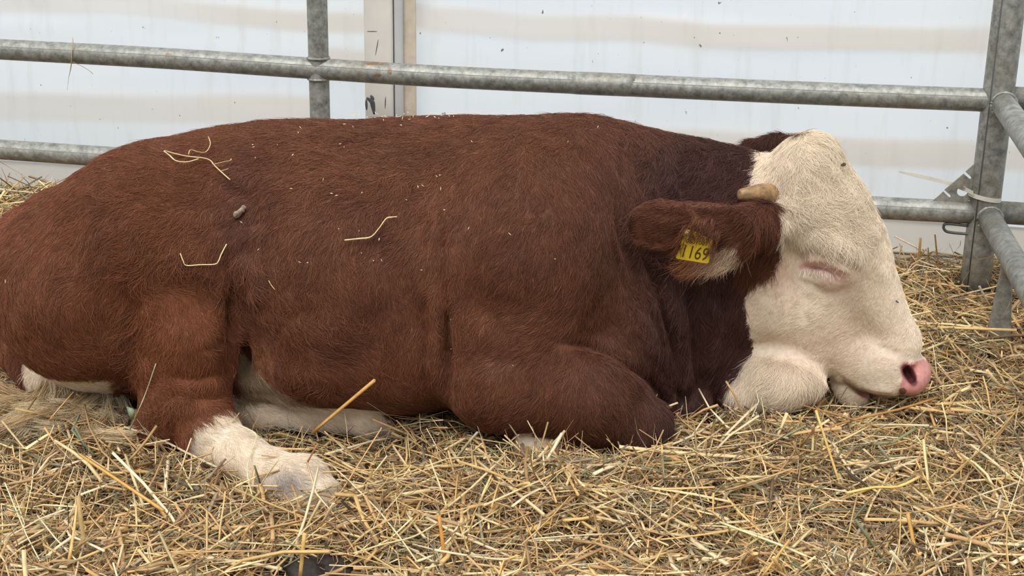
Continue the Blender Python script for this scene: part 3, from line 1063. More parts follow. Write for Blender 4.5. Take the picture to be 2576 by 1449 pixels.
FACE = [
    ([(2015, 665), (2045, 652), (2085, 655), (2130, 680), (2150, 700)], 11, 0.007),       # upper lid roll
    ([(2018, 672), (2052, 678), (2082, 688), (2106, 710)], 5, -0.009),                # lid line
    ([(2080, 672), (2100, 690), (2118, 706)], 4, -0.004),                                # inner corner
    ([(2010, 690), (2040, 702), (2080, 712)], 9, 0.003),                                  # lower lid
    ([(1995, 645), (2010, 628), (2050, 626), (2100, 650)], 8, -0.005),
    ([(2020, 600), (2080, 598), (2140, 640), (2170, 680)], 24, 0.007),                   # brow
    ([(2040, 730), (2025, 780), (2020, 830)], 18, -0.004), ([(1990, 680), (1985, 760), (1990, 840)], 16, -0.003),
    ([(1935, 740), (1920, 800), (1940, 860)], 34, 0.005),                                 # cheek
    ([(1900, 880), (1960, 892), (2040, 915), (2085, 945), (2120, 962)], 15, -0.005),      # below the jaw
    ([(1895, 845), (1950, 862), (2030, 880), (2090, 910)], 20, 0.002),
    ([(2110, 946), (2136, 970), (2165, 986), (2205, 995), (2262, 999)], 7, -0.013),      # mouth
    ([(2140, 955), (2170, 975), (2220, 985), (2265, 985)], 12, 0.004), ([(2140, 990), (2180, 1008), (2220, 1012)], 8, 0.003),
    ([(2272, 935), (2285, 918), (2310, 912)], 8, 0.004), ([(2262, 950), (2266, 975), (2285, 990)], 7, 0.0025),
    ([(2200, 870), (2240, 885), (2270, 905)], 12, -0.003), ([(2150, 780), (2200, 840), (2230, 880)], 24, -0.003),
    ([(2165, 560), (2190, 640), (2215, 720)], 20, 0.003),
    ([(2278, 925), (2288, 945), (2300, 962)], 8, -0.010),
]
BV = sculpt(BV, BQ, STROKES)
BV = smooth_mesh(BV, BQ, 2, 0.4)
# finer mesh on the head, then the face
q = proj(BV)
selq = (q[BQ, 0].mean(1) > 1850) & (BV[BQ, 1].mean(1) < 2.62)
_bm, _me = subdivide(BV, BQ, selq)
bmesh.ops.triangulate(_bm, faces=[f for f in _bm.faces if len(f.verts) > 4])
_bm.to_mesh(_me); _bm.free()
nv = len(_me.vertices)
BV = np.empty(nv * 3, np.float32); _me.vertices.foreach_get('co', BV); BV = BV.reshape(-1, 3).astype(float)
_ls = np.empty(len(_me.loops), np.int32); _me.loops.foreach_get('vertex_index', _ls)
_st = np.empty(len(_me.polygons), np.int32); _me.polygons.foreach_get('loop_start', _st)
_tt = np.empty(len(_me.polygons), np.int32); _me.polygons.foreach_get('loop_total', _tt)
Q4 = _ls[_st[_tt == 4][:, None] + np.arange(4)]
Q3 = _ls[_st[_tt == 3][:, None] + np.arange(3)]
BQ = np.concatenate([Q4, np.concatenate([Q3, Q3[:, 2:]], 1)])      # triangles as degenerate quads for the maths
q = proj(BV)
hw = np.clip((q[:, 0] - 1870) / 60, 0, 1)[:, None]
BV = smooth_mesh(BV, BQ, 4, 0.5, hw)
BV = sculpt(BV, BQ, FACE)
bpy.data.meshes.remove(_me)
BV += normals(BV, BQ) * (0.0022 * vnoise(BV, 14.0) + 0.0010 * vnoise(BV, 34.0))[:, None]
BN = normals(BV, BQ)

# ---------------------------------------------------------------- coat pattern
WHITE_FACE = [(2030, 300), (2016, 338), (1985, 330), (1940, 340), (1905, 400), (1892, 455), (1948, 500), (1957, 530), (1963, 570), (1967, 620), (1962, 655), (1950, 685), (1908, 703),
              (1886, 718), (1872, 770), (1872, 800), (1885, 850), (1897, 880), (1890, 898), (1850, 950), (1815, 1000), (1795, 1030), (1900, 1080), (2500, 1080), (2500, 250), (2060, 250)]
WHITE_LEG = [(478, 1078), (520, 1062), (578, 1034), (605, 1050), (660, 1085), (800, 1130), (920, 1180), (920, 1340), (640, 1290), (470, 1150)]
WHITE_FAR = [(555, 975), (640, 1012), (700, 1012), (800, 985), (900, 985), (1020, 1090), (1010, 1130), (560, 1120)]
CREAM = [(600, 878), (640, 915), (700, 962), (760, 992), (830, 982), (860, 1005), (590, 1020)]
FORE_SOCK = [(1295, 1092), (1410, 1100), (1410, 1140), (1295, 1135)]
PINK = [(2262, 925), (2275, 910), (2295, 912), (2328, 902), (2360, 930), (2350, 962), (2318, 990), (2280, 1000), (2258, 992), (2262, 975), (2272, 955)]
FRINGE = [(1690, 655), (1760, 650), (1800, 625), (1860, 600), (1875, 640), (1840, 690), (1760, 700), (1690, 690)]
LIP = [(2150, 988), (2185, 988), (2232, 997), (2236, 1006), (2200, 1007), (2170, 1000)]
LID = [(2008, 668), (2035, 654), (2085, 658), (2125, 686), (2132, 712), (2098, 708), (2055, 689), (2012, 678)]
BROWN, DARK, RED, PALE = lin((114, 71, 50)), lin((79, 51, 45)), lin((128, 76, 49)), lin((158, 106, 76))
WHITE, CREAMC, YELL = lin((243, 226, 204)), lin((170, 146, 118)), lin((228, 213, 187))
PINKC, GREYC = lin((228, 162, 155)), lin((150, 142, 140))


def coat(V, jit=0.0, seed=3):
    """colour of the coat and how hairy, curly and long it is at points V on the body"""
    r = np.random.default_rng(seed)
    q = proj(V)
    V = np.asarray(V)
    n1, n2, n3 = vnoise(V, 9.0), vnoise(V, 26.0), vnoise(V, 70.0)
    px = q[:, 0] + n2 * 5 + n3 * 5 + r.normal(0, jit + 1e-6, len(V))
    py = q[:, 1] + vnoise(V + 3.3, 26.0) * 5 + vnoise(V + 7.1, 70.0) * 5 + r.normal(0, jit + 1e-6, len(V))
    dark = np.clip((px - 1420) / 260, 0, 1) * np.clip((py - 200) / 200, 0.6, 1)
    dark = np.maximum(dark, 0.5 * np.exp(-(((px - 620) / 60) ** 2 + ((py - 530) / 130) ** 2)))  # shade of the flank hollow painted into the coat colour
    red = np.clip(1 - (px - 350) / 420, 0, 1) * 0.55 + 0.5 * np.exp(-(((px - 470) / 110) ** 2 + ((py - 880) / 190) ** 2))
    c = BROWN + (DARK - BROWN) * dark[:, None] + (RED - BROWN) * np.clip(red, 0, 1)[:, None]
    c = c * (1 + 0.16 * n1 + 0.10 * n2)[:, None]
    w = np.zeros(len(V))
    headm = (q[:, 0] > 1780) & (V[:, 1] < 2.64)
    w[headm & in_poly(px, py, WHITE_FACE)] = 1
    w[in_poly(px, py, WHITE_LEG) & (V[:, 1] < 2.34)] = 1
    w[in_poly(px, py, WHITE_FAR) & (V[:, 1] > 2.345)] = 1
    w[in_poly(px, py, FORE_SOCK) & (V[:, 1] < 2.36)] = 1
    cr = in_poly(px, py, CREAM) & (V[:, 1] > 2.33)
    tail = (q[:, 0] > 60) & (q[:, 0] < 330) & (q[:, 1] > 905) & (V[:, 2] < 0.10) & (V[:, 1] < 2.50) & in_poly(q[:, 0], q[:, 1], [(60, 905), (200, 940), (290, 940), (300, 1060), (40, 1060)])
    w[tail] = 1
    wc = WHITE * (1 + 0.04 * n2)[:, None]
    yel = np.clip(0.5 + 0.7 * n1, 0, 1) * np.where(px > 1780, np.clip((720 - py) / 300, 0.18, 0.9), 0.5)
    yel = np.maximum(yel, 0.8 * np.exp(-(((px - 500) / 40) ** 2 + ((py - 1090) / 40) ** 2)))
    wc = wc + (YELL - wc) * yel[:, None]
    # grey dirt on the pastern, stained hoof end
    g = np.exp(-(((px - 720) / 50) ** 2 + ((py - 1215) / 35) ** 2)) + 0.9 * np.exp(-(((px - 960) / 30) ** 2 + ((py - 1085) / 16) ** 2)) + 0.7 * np.exp(-(((px - 475) / 22) ** 2 + ((py - 1120) / 30) ** 2))
    wc = wc + (GREYC - wc) * np.clip(g, 0, 1)[:, None] * 0.85
    c = np.where(w[:, None] > 0, wc, c)
    c = np.where(cr[:, None], CREAMC, c)
    fr = in_poly(px, py, FRINGE) & (V[:, 1] < 2.42)
    c = np.where(fr[:, None], PALE + (YELL - PALE) * np.clip((px - 1740) / 180, 0, 0.6)[:, None], c)
    earp = in_poly(px, py, [(1590, 495), (1700, 500), (1830, 515), (1860, 560), (1700, 640), (1600, 620)]) & (V[:, 1] < 2.40)
    c = np.where(earp[:, None] & ~fr[:, None], lin((108, 67, 49)) * (1 + 0.15 * n2)[:, None], c)
    chk = in_poly(px, py, [(1815, 505), (1975, 515), (1975, 690), (1885, 725), (1850, 690), (1840, 640)]) & (w == 0) & headm & ~fr & ~earp
    c = np.where(chk[:, None], lin((104, 63, 45)) * (1 + 0.14 * n2 + 0.1 * n1)[:, None], c)
    # pink skin
    q0, q1 = q[:, 0], q[:, 1]
    pk = in_poly(q0 + n3 * 2, q1, PINK) & headm
    c = np.where(pk[:, None], PINKC * (1 + 0.08 * n3)[:, None], c)
    ns = np.exp(-(seg_dist(q0, q1, [(2278, 926), (2286, 944), (2298, 962)]) / 10.0) ** 2) * headm
    c = c + (lin((92, 40, 44)) - c) * np.clip(ns * 1.7, 0, 0.95)[:, None]
    sp = (np.hypot((q0 - 2271) / 1.0, (q1 - 984) / 0.9) < 9 + 4 * n3) & headm
    c = np.where(sp[:, None], lin((120, 88, 78)), c)
    lip = in_poly(q0, q1, LIP) & headm
    c = np.where(lip[:, None], lin((212, 152, 140)), c)
    ml = seg_dist(q0, q1, [(2122, 958), (2140, 973), (2165, 986), (2205, 995), (2245, 999)])
    mln = np.exp(-(ml / 5.0) ** 2) * headm
    c = c + (lin((150, 104, 92)) - c) * (mln * 0.85)[:, None]
    lid = in_poly(q0, q1, LID) & headm
    c = np.where(lid[:, None], lin((232, 190, 180)), c)
    # rosy skin showing on cheek and brow
    rosy = np.zeros(len(V))
    for (a, b, sa, sb, k) in ((2110, 715, 50, 30, 0.5), (1960, 700, 50, 60, 0.4), (2060, 640, 50, 30, 0.25), (2020, 900, 70, 30, 0.2), (2250, 900, 40, 20, 0.35), (2130, 850, 90, 60, 0.2)):
        rosy = np.maximum(rosy, k * np.exp(-(((q0 - a) / sa) ** 2 + ((q1 - b) / sb) ** 2)))
    c = np.where((w > 0)[:, None] & ~pk[:, None], c + (lin((238, 200, 184)) - c) * rosy[:, None], c)
    # hair length, curl, cover
    L = np.full(len(V), 0.0145)
    curl = np.full(len(V), 0.35)
    def blob(a, b, sa, sb): return np.exp(-(((q0 - a) / sa) ** 2 + ((q1 - b) / sb) ** 2))
    L += 0.006 * np.clip((q0 - 1350) / 300, 0, 1)
    cz = np.clip(blob(430, 660, 120, 70) + blob(340, 850, 40, 160) + blob(620, 720, 60, 60) + 0.7 * blob(850, 420, 280, 120) + 0.6 * blob(760, 800, 160, 140) + 0.6 * blob(440, 1000, 110, 80), 0, 1)
    curl += 0.9 * cz; L += 0.008 * cz
    fh = headm & (w > 0)
    curl = np.where((w == 0) & (q0 > 1450) & (q1 < 720), 0.12, curl)
    f1 = np.clip(blob(2040, 480, 150, 130) + 0.6 * blob(2120, 600, 80, 50), 0, 1)
    L = np.where(fh, 0.0075 + 0.0225 * f1, L)
    curl = np.where(fh, 0.25 + 0.9 * f1, curl)
    L = np.where(fh & (q1 > 890) & (q0 < 2075), 0.018, L)
    mz = fh & (q0 > 2170) & (q1 > 870)
    L = np.where(mz, 0.005, L)
    L = np.where(fh, L * (1 - 0.80 * np.exp(-(seg_dist(q0, q1, [(2020, 668), (2060, 670), (2115, 700)]) / 36) ** 2)), L)
    L = L * (1 - 0.75 * np.exp(-(ml / 14) ** 2) * headm)
    L = np.where(lid | lip, 0.0025, L)
    leg = (w > 0) & ~fh
    L = np.where(leg, 0.012, L)
    L = np.where(earp, 0.010, L); curl = np.where(earp, 0.3, curl)
    tagz = in_poly(q0, q1, [(1702, 592), (1792, 612), (1786, 662), (1694, 642)]) & (V[:, 1] < 2.42)
    L = np.where(tagz, 0.005, L)
    L = np.where(fr & ~tagz, 0.024, L)
    L = np.where(pk, 0, L)
    # rough tufts along the thigh edge, stifle and belly
    tuft = np.zeros(len(V))
    for pl_, wd_ in (([(345, 690), (350, 760), (340, 850), (325, 950)], 20), ([(590, 660), (625, 700), (610, 760)], 20), ([(430, 655), (500, 660), (560, 690)], 24), ([(690, 960), (760, 990), (830, 975)], 16),
                     ([(420, 1010), (400, 1060)], 24), ([(250, 500), (300, 520)], 14), ([(880, 340), (960, 350)], 20)):
        tuft = np.maximum(tuft, np.exp(-(seg_dist(q0, q1, pl_) / wd_) ** 2))
    tuft = np.where(w > 0, 0, tuft)
    L = L + 0.010 * tuft; curl = curl + 0.8 * tuft
    return c, L, curl, w, q


FLOW = np.array([  # px, py, dx, dy
    (300, 380, -1, 0.35), (150, 500, -0.8, 0.7), (60, 650, -0.3, 1), (100, 800, 0.3, 1), (230, 650, -0.6, 0.8), (250, 850, 0.3, 0.6), (400, 480, -0.9, 0.35), (420, 600, -0.6, 0.3),
    (430, 720, 0.1, 1), (480, 850, 0.35, 0.9), (350, 850, -0.6, 0.6), (470, 1000, 0.5, 0.7), (350, 1050, -0.1, 1), (620, 400, -0.8, 0.5), (610, 560, -0.2, 1), (620, 720, 0.5, 0.8), (700, 330, -1, 0.3),
    (800, 500, -0.7, 0.7), (800, 650, -0.4, 0.9), (700, 850, -0.2, 1), (850, 850, 0.5, 0.8), (950, 360, -0.8, 0.6), (980, 550, -0.5, 0.8), (960, 720, -0.1, 1), (960, 950, 0.4, 0.8), (1090, 800, 0.1, 1),
    (1150, 330, -0.5, 0.8), (1200, 500, -0.25, 1), (1200, 700, -0.2, 1), (1180, 900, -0.5, 0.8), (1350, 330, -0.2, 1), (1400, 500, -0.1, 1), (1400, 700, 0.05, 1), (1330, 850, -0.5, 0.7), (1300, 1000, -0.2, 1),
    (1500, 950, 0.3, 0.8), (1620, 1050, 0.5, 0.8), (1500, 350, 0.1, 1), (1560, 500, 0.15, 1), (1620, 700, 0.3, 1), (1550, 820, 0.35, 0.9), (1680, 400, -0.15, 1), (1800, 440, -0.35, 1), (1880, 430, -0.5, 0.8),
    (1720, 850, 0.05, 1), (1800, 800, -0.2, 1), (1900, 660, -0.6, 0.9),
    (1870, 550, -0.9, 0.35), (1750, 540, -1, 0.15), (1640, 530, -1, 0.1), (1620, 600, -0.9, 0.3), (1720, 620, -0.7, 0.5), (1790, 650, -0.35, 1), (1850, 650, -0.2, 1),
    (2060, 360, 0.35, 0.9), (2000, 400, -0.3, 1), (1930, 440, -0.8, 0.5), (2110, 430, 0.5, 1), (2040, 500, 0.15, 1), (1980, 560, -0.5, 0.8), (2130, 560, 0.4, 0.9), (2090, 640, 0.6, 0.5), (2190, 640, 0.1, 1),
    (2000, 700, -0.3, 1), (1930, 760, -0.6, 0.8), (1900, 850, -0.4, 1), (2060, 780, -0.6, 0.7), (2200, 760, -0.2, 1), (2150, 860, -0.7, 0.6), (2260, 840, -0.5, 0.9), (2220, 940, -0.8, 0.4), (2150, 980, -0.5, 0.8),
    (1950, 950, -0.7, 0.6), (1850, 990, -0.6, 0.9), (2030, 950, -0.4, 0.9), (540, 1120, 0.4, 0.9), (680, 1190, 0.8, 0.5), (780, 1230, 0.8, 0.6), (700, 1030, 0.7, 0.3), (900, 1040, 0.9, 0.3), (650, 930, 0.3, 1)], float)
FLOW[:, 2:] /= np.linalg.norm(FLOW[:, 2:], axis=1)[:, None]


def flow_dir(q):
    d = np.zeros((len(q), 2))
    for a, b, dx, dy in FLOW:
        w_ = 1 / ((q[:, 0] - a) ** 2 + (q[:, 1] - b) ** 2 + 900) ** 1.6
        d[:, 0] += w_ * dx; d[:, 1] += w_ * dy
    return d / (np.linalg.norm(d, axis=1)[:, None] + 1e-12)


# ---------------------------------------------------------------- body mesh
_c, *_ = coat(BV)
bull = mesh_np('bull', BV, [Q4, Q3], SKIN, color=_c * np.array([0.9, 0.9, 0.9]))
tag(bull, 'russet brown bull with white face lying asleep on the straw', 'bull')


def add_hair(name, pts, rad, col, mat, parent=None):
    """pts (n, k, 3): n strands of k points each"""
    n, k = pts.shape[:2]
    hc = bpy.data.hair_curves.new(name)
    hc.add_curves([k] * n)
    hc.attributes['position'].data.foreach_set('vector', pts.astype(np.float32).ravel())
    a = hc.attributes.get('radius') or hc.attributes.new('radius', 'FLOAT', 'POINT')
    a.data.foreach_set('value', rad.astype(np.float32).ravel())
    a = hc.attributes.new('col', 'FLOAT_COLOR', 'CURVE')
    cc = np.ones((n, 4), np.float32); cc[:, :3] = np.clip(col, 0, 1)
    a.data.foreach_set('color', cc.ravel())
    hc.materials.append(mat)
    o = bpy.data.objects.new(name, hc)
    COL.objects.link(o)
    if parent: o.parent = parent
    return o


NH = 520000


def grow_coat(n):
    nq = BQ
    a, b, c_, d_ = (BV[nq[:, i]] for i in range(4))
    fn = np.cross(c_ - a, d_ - b); area = np.linalg.norm(fn, axis=1) / 2
    fn /= (2 * area[:, None] + 1e-12)
    cen = (a + b + c_ + d_) / 4
    view = CC - cen; view /= np.linalg.norm(view, axis=1)[:, None]
    fac = (fn * view).sum(1)
    wgt = area * np.where(fac > -0.05, 1.0, np.where(fac > -0.4, 0.35, 0.06)) * (cen[:, 2] > -0.03)
    qc = proj(cen)
    wgt *= np.where((qc[:, 0] > 1850) & (qc[:, 1] > 320), 1.5, 1.0)
    r = np.random.default_rng(21)
    f = r.choice(len(nq), n, p=wgt / wgt.sum())
    u, v = r.random(n)[:, None], r.random(n)[:, None]
    root = (a[f] * (1 - u) + b[f] * u) * (1 - v) + (d_[f] * (1 - u) + c_[f] * u) * v
    i4 = nq[f]
    nrm = (BN[i4[:, 0]] * (1 - u) + BN[i4[:, 1]] * u) * (1 - v) + (BN[i4[:, 3]] * (1 - u) + BN[i4[:, 2]] * u) * v
    nrm /= np.linalg.norm(nrm, axis=1)[:, None] + 1e-12
    col, L, curl, w, q = coat(root, 2.5, 8)
    keep = L > 0.001
    root, nrm, col, L, curl, w, q = (x_[keep] for x_ in (root, nrm, col, L, curl, w, q))
    n = len(root)
    fd = flow_dir(q)
    ang = (0.55 * vnoise(root, 11.0) + 0.45 * vnoise(root, 28.0) + 0.35 * vnoise(root, 65.0)) * (0.6 + 1.3 * curl) + r.normal(0, 0.26, n)
    ca, sa = np.cos(ang), np.sin(ang)
    fd = np.stack([fd[:, 0] * ca - fd[:, 1] * sa, fd[:, 0] * sa + fd[:, 1] * ca], -1)
    g = fd[:, :1] * CR - fd[:, 1:] * CU
    g -= nrm * (g * nrm).sum(1)[:, None]
    gl = np.linalg.norm(g, axis=1)[:, None]
    g = g / (gl + 1e-6)
    side = np.cross(nrm, g)
    K = 6
    s_ = np.linspace(0, 1, K)[None, :, None]
    L = L * r.lognormal(0, 0.28, n)
    lift = (0.16 + 0.14 * r.random(n) + 0.16 * curl * (0.5 + 0.5 * vnoise(root, 40.0)))
    # clumping: the tips lean to a shared lateral offset
    cl = vnoise(root + 11.0, 95.0) * 0.35 + vnoise(root + 5.0, 160.0) * 0.25
    ph = vnoise(root + 2.0, 22.0) * 6.0 + r.normal(0, 0.35, n)
    amp = L * np.where(w > 0, 0.20, 0.13) * curl
    cl = cl * (1 + 0.8 * curl) + vnoise(root + 21.0, 48.0) * 0.35 * curl
    Lc = L[:, None, None]
    pts = root[:, None] - nrm[:, None] * 0.0008 + g[:, None] * (Lc * s_) + nrm[:, None] * (Lc * lift[:, None, None] * (s_ * 1.5 - s_ ** 2 * 1.05))
    pts = pts + side[:, None] * (Lc * cl[:, None, None] * s_ ** 1.5) + side[:, None] * (amp[:, None, None] * (np.sin(s_ * 7.0 + ph[:, None, None]) - np.sin(ph)[:, None, None]) * s_)
    rad0 = np.where((w > 0) & (L < 0.012), 0.00021, np.where(w > 0, 0.00026, 0.00027)) * (0.8 + 0.4 * r.random(n))
    rad = rad0[:, None] * np.array([1.0, 0.95, 0.85, 0.7, 0.5, 0.2])[None]
    jit = r.normal(0, 0.20, n) + 0.14 * vnoise(root, 60.0)
    tipl = np.where(w > 0, 0.5, 1.0)
    col = col * (1 + jit * tipl)[:, None]
    pale = r.random(n) < np.where(w > 0, 0.0, 0.07)
    col[pale] = col[pale] * 1.5 + 0.02
    return add_hair('coat_hair', pts, rad, col, HAIR, bull)


coat_o = grow_coat(NH)
coat_o['kind'] = 'stuff'

# ================================================================ straw litter
PALS = lin([(222, 184, 122), (232, 208, 156), (196, 160, 112), (172, 140, 98), (128, 106, 78), (158, 144, 120), (140, 140, 108), (84, 70, 54), (240, 222, 180)])
PALW = np.array([0.21, 0.18, 0.18, 0.14, 0.09, 0.07, 0.055, 0.01, 0.065]); PALW /= PALW.sum()
PALH = np.array([0.09, 0.12, 0.13, 0.15, 0.17, 0.15, 0.08, 0.09, 0.02]); PALH /= PALH.sum()


def ground(x, y):
    p = np.stack([x, y, np.zeros_like(x)], -1)
    h = -0.022 + 0.024 * vnoise(p, 4.0) + 0.017 * vnoise(p + 4.0, 11.0)
    h = h + 0.13 * np.exp(-(((x + 1.22) / 0.30) ** 2 + ((y - 3.42) / 0.34) ** 2))
    h = h + 0.035 * np.exp(-(((x - 1.0) / 0.35) ** 2 + ((y - 3.2) / 0.30) ** 2))
    h = h + 0.040 * np.exp(-(((x - 0.10) / 0.30) ** 2 + ((y - 2.10) / 0.10) ** 2))
    h = h - 0.030 * np.exp(-(((x + 0.36) / 0.20) ** 2 + ((y - 2.16) / 0.11) ** 2)) - 0.030 * np.exp(-(((x + 0.34) / 0.20) ** 2 + ((y - 2.36) / 0.09) ** 2))
    h = h - 0.022 * np.exp(-(((x - 0.70) / 0.14) ** 2 + ((y - 2.44) / 0.10) ** 2))
    h = h - 0.03 * np.exp(-(((x + 0.235) / 0.06) ** 2 + ((y - 2.15) / 0.05) ** 2))
    h = h - 0.060 * np.exp(-(((x + 0.25) / 0.085) ** 2 + ((y - 1.83) / 0.055) ** 2)) - 0.03 * np.exp(-(((x + 0.17) / 0.06) ** 2 + ((y - 1.83) / 0.045) ** 2))
    return h


def sdf_at(p):
    i = np.clip(((p[..., 0] - GX[0]) / H).round().astype(int), 0, len(GX) - 1)
    j = np.clip(((p[..., 1] - GY[0]) / H).round().astype(int), 0, len(GY) - 1)
    k = np.clip(((p[..., 2] - GZ[0]) / H).round().astype(int), 0, len(GZ) - 1)
    out = (p[..., 0] < GX[0]) | (p[..., 0] > GX[-1]) | (p[..., 1] < GY[0]) | (p[..., 1] > GY[-1]) | (p[..., 2] > GZ[-1])
    return np.where(out, 0.5, D[i, j, k])


def scatter(n, r):
    """points on the litter, thinner where the animal hides it"""
    x, y = np.empty(0), np.empty(0)
    while len(x) < n:
        yy = r.uniform(1.55, 3.62, n); xx = r.uniform(-1.55, 1.55, n)
        ok = np.abs(xx) < 0.37 * yy + 0.18
        ok &= yy < FA + WOFF - 0.03 + FK * (1.05 - xx)
        hid = (yy > 2.62) & (xx > -0.85) & (xx < 0.62)
        ok &= ~hid | (r.random(n) < 0.12)
        under = (sdf_at(np.stack([xx, yy, np.full_like(xx, 0.05)], -1)) < -0.05)
        ok &= ~under
        ok &= (yy < 2.6) | (r.random(n) < 0.75)
        ok &= (((xx + 0.25) / 0.075) ** 2 + ((yy - 1.83) / 0.045) ** 2 > 1) | (r.random(n) < 0.12)
        x = np.concatenate([x, xx[ok]]); y = np.concatenate([y, yy[ok]])
    return x[:n], y[:n]


def stalk_paths(n, r, lmed, lsig, nseg, pitch, kink, bend, zoff, lmax=0.36):
    x, y = scatter(n, r)
    L = np.clip(lmed * r.lognormal(0, lsig, n), 0.012, lmax)
    th = r.uniform(0, 2 * np.pi, n)
    ph = r.normal(0, pitch, n)
    up = r.random(n) < 0.035
    ph = np.where(up, r.uniform(0.4, 1.25, n), ph)
    L = np.where(up, np.minimum(L, 0.09), L)
    seg = L / nseg
    pts = np.zeros((n, nseg + 1, 3))
    a, b = th.copy(), ph.copy()
    for k in range(nseg):
        pts[:, k + 1] = pts[:, k] + seg[:, None] * np.stack([np.cos(a) * np.cos(b), np.sin(a) * np.cos(b), np.sin(b)], -1)
        kk = r.random(n) < kink
        a = a + np.where(kk, r.normal(0, 0.7, n), r.normal(0, bend, n))
        b = b + np.where(kk, r.normal(0, 0.35, n), r.normal(0, bend * 0.6, n)) - 0.1 * b
    c = pts.mean(1)
    c[up] = 0
    z = ground(x, y) + r.uniform(*zoff, n)
    pts = pts - c[:, None] + np.stack([x, y, z], -1)[:, None]
    # follow the litter: never far under it
    gz = ground(pts[..., 0], pts[..., 1])
    pts[..., 2] = np.maximum(pts[..., 2], gz - 0.02)
    inside = (sdf_at(pts) < 0.002).any(1)
    wall = (pts[..., 1] > FA + WOFF - 0.03 + FK * (1.05 - pts[..., 0])).any(1)
    near_post = (np.hypot(pts[..., 0] - xp, pts[..., 1] - ypst) < RP + 0.004).any(1) | (np.hypot(pts[..., 0] - xx_up, pts[..., 1] - yy_up) < 0.03).any(1)
    keep = ~inside & ~wall & ~near_post
    return pts[keep], L[keep]


xx_up, yy_up = path[0][0], path[0][1]


def sweep(pts, width, thick, ns, r):
    """many little tubes with ns sides; returns verts, quads"""
    n, m = pts.shape[:2]
    t = np.gradient(pts, axis=1); t /= np.linalg.norm(t, axis=2)[..., None] + 1e-9
    ref = np.tile(np.array([0, 0, 1.0]), (n, 1)) + r.normal(0, 0.5, (n, 3))
    s_ = np.cross(t, ref[:, None]); s_ /= np.linalg.norm(s_, axis=2)[..., None] + 1e-9
    b_ = np.cross(s_, t)
    if ns == 2:
        v = np.stack([pts + s_ * width[..., None], pts - s_ * width[..., None]], 2)
        idx = np.arange(n * m * 2).reshape(n, m, 2)
        f = np.stack([idx[:, :-1, 0], idx[:, 1:, 0], idx[:, 1:, 1], idx[:, :-1, 1]], -1).reshape(-1, 4)
        return v.reshape(-1, 3), f
    th = np.arange(ns) * 2 * np.pi / ns + 0.5
    v = pts[:, :, None] + np.cos(th)[:, None] * (s_ * width[..., None])[:, :, None] + np.sin(th)[:, None] * (b_ * thick[..., None])[:, :, None]
    idx = np.arange(n * m * ns).reshape(n, m, ns)
    nx = np.roll(idx, -1, 2)
    f = np.stack([idx[:, :-1], nx[:, :-1], nx[:, 1:], idx[:, 1:]], -1).reshape(-1, 4)
    if ns == 4:
        f = np.concatenate([f, idx[:, 0, ::-1].reshape(-1, 4), idx[:, -1].reshape(-1, 4)])
    return v.reshape(-1, 3), f


def pal(n, r, w):
    c = PALS[r.choice(len(PALS), n, p=w)]
    return c * r.lognormal(0, 0.16, (n, 1)) * (1 + r.normal(0, 0.03, (n, 3)))


rs = np.random.default_rng(77)
bed = empty('straw_bedding', (0, 2.3, -0.05))
tag(bed, 'loose golden straw and hay bedding covering the whole pen floor', 'straw')

# matted base: an uneven dark sheet of broken litter under the loose stalks
gx, gy = np.meshgrid(np.linspace(-1.7, 1.7, 150), np.linspace(1.45, 3.75, 110), indexing='ij')
gz = ground(gx, gy) - 0.028
gz -= np.where(gy > FA + WOFF - 0.05 + FK * (1.05 - gx), 0.1, 0)
ix = np.arange(gx.size).reshape(gx.shape)
litter = mesh_np('trodden_litter', np.stack([gx, gy, gz], -1).reshape(-1, 3), np.stack([ix[:-1, :-1], ix[1:, :-1], ix[1:, 1:], ix[:-1, 1:]], -1).reshape(-1, 4), SOIL)
adopt(litter, bed)

# flat fine hay and chaff
p_, L_ = stalk_paths(78000, rs, 0.058, 0.5, 3, 0.26, 0.35, 0.45, (-0.026, 0.018), 0.16)
w_ = np.broadcast_to((rs.uniform(0.0004, 0.0011, len(p_)))[:, None], p_.shape[:2]) * np.array([1, 1, 0.9, 0.4])
v, f = sweep(p_, w_, w_, 2, rs)
hay = mesh_np('fine_hay', v, f, STRAW, smooth=False, color=np.repeat(pal(len(p_), rs, PALH), 8, 0))
hay['kind'] = 'stuff'; hay['label'] = 'fine grey-brown hay and chaff between the stalks'
adopt(hay, bed)
# leaf bits
p_, L_ = stalk_paths(9000, rs, 0.022, 0.4, 2, 0.35, 0.3, 0.4, (-0.02, 0.008), 0.05)
w_ = np.broadcast_to((rs.uniform(0.0015, 0.0045, len(p_)))[:, None], p_.shape[:2]) * np.array([0.5, 1, 0.4])
v, f = sweep(p_, w_, w_, 2, rs)
lc = lin([(120, 128, 98), (132, 118, 92), (150, 140, 118), (104, 96, 76)])[rs.integers(0, 4, len(p_))]
leafb = mesh_np('leaf_crumb', v, f, STRAW, smooth=False, color=np.repeat(lc, 6, 0))
leafb['kind'] = 'stuff'; leafb['label'] = 'dull green and brown leaf crumbs in the straw'
adopt(leafb, bed)
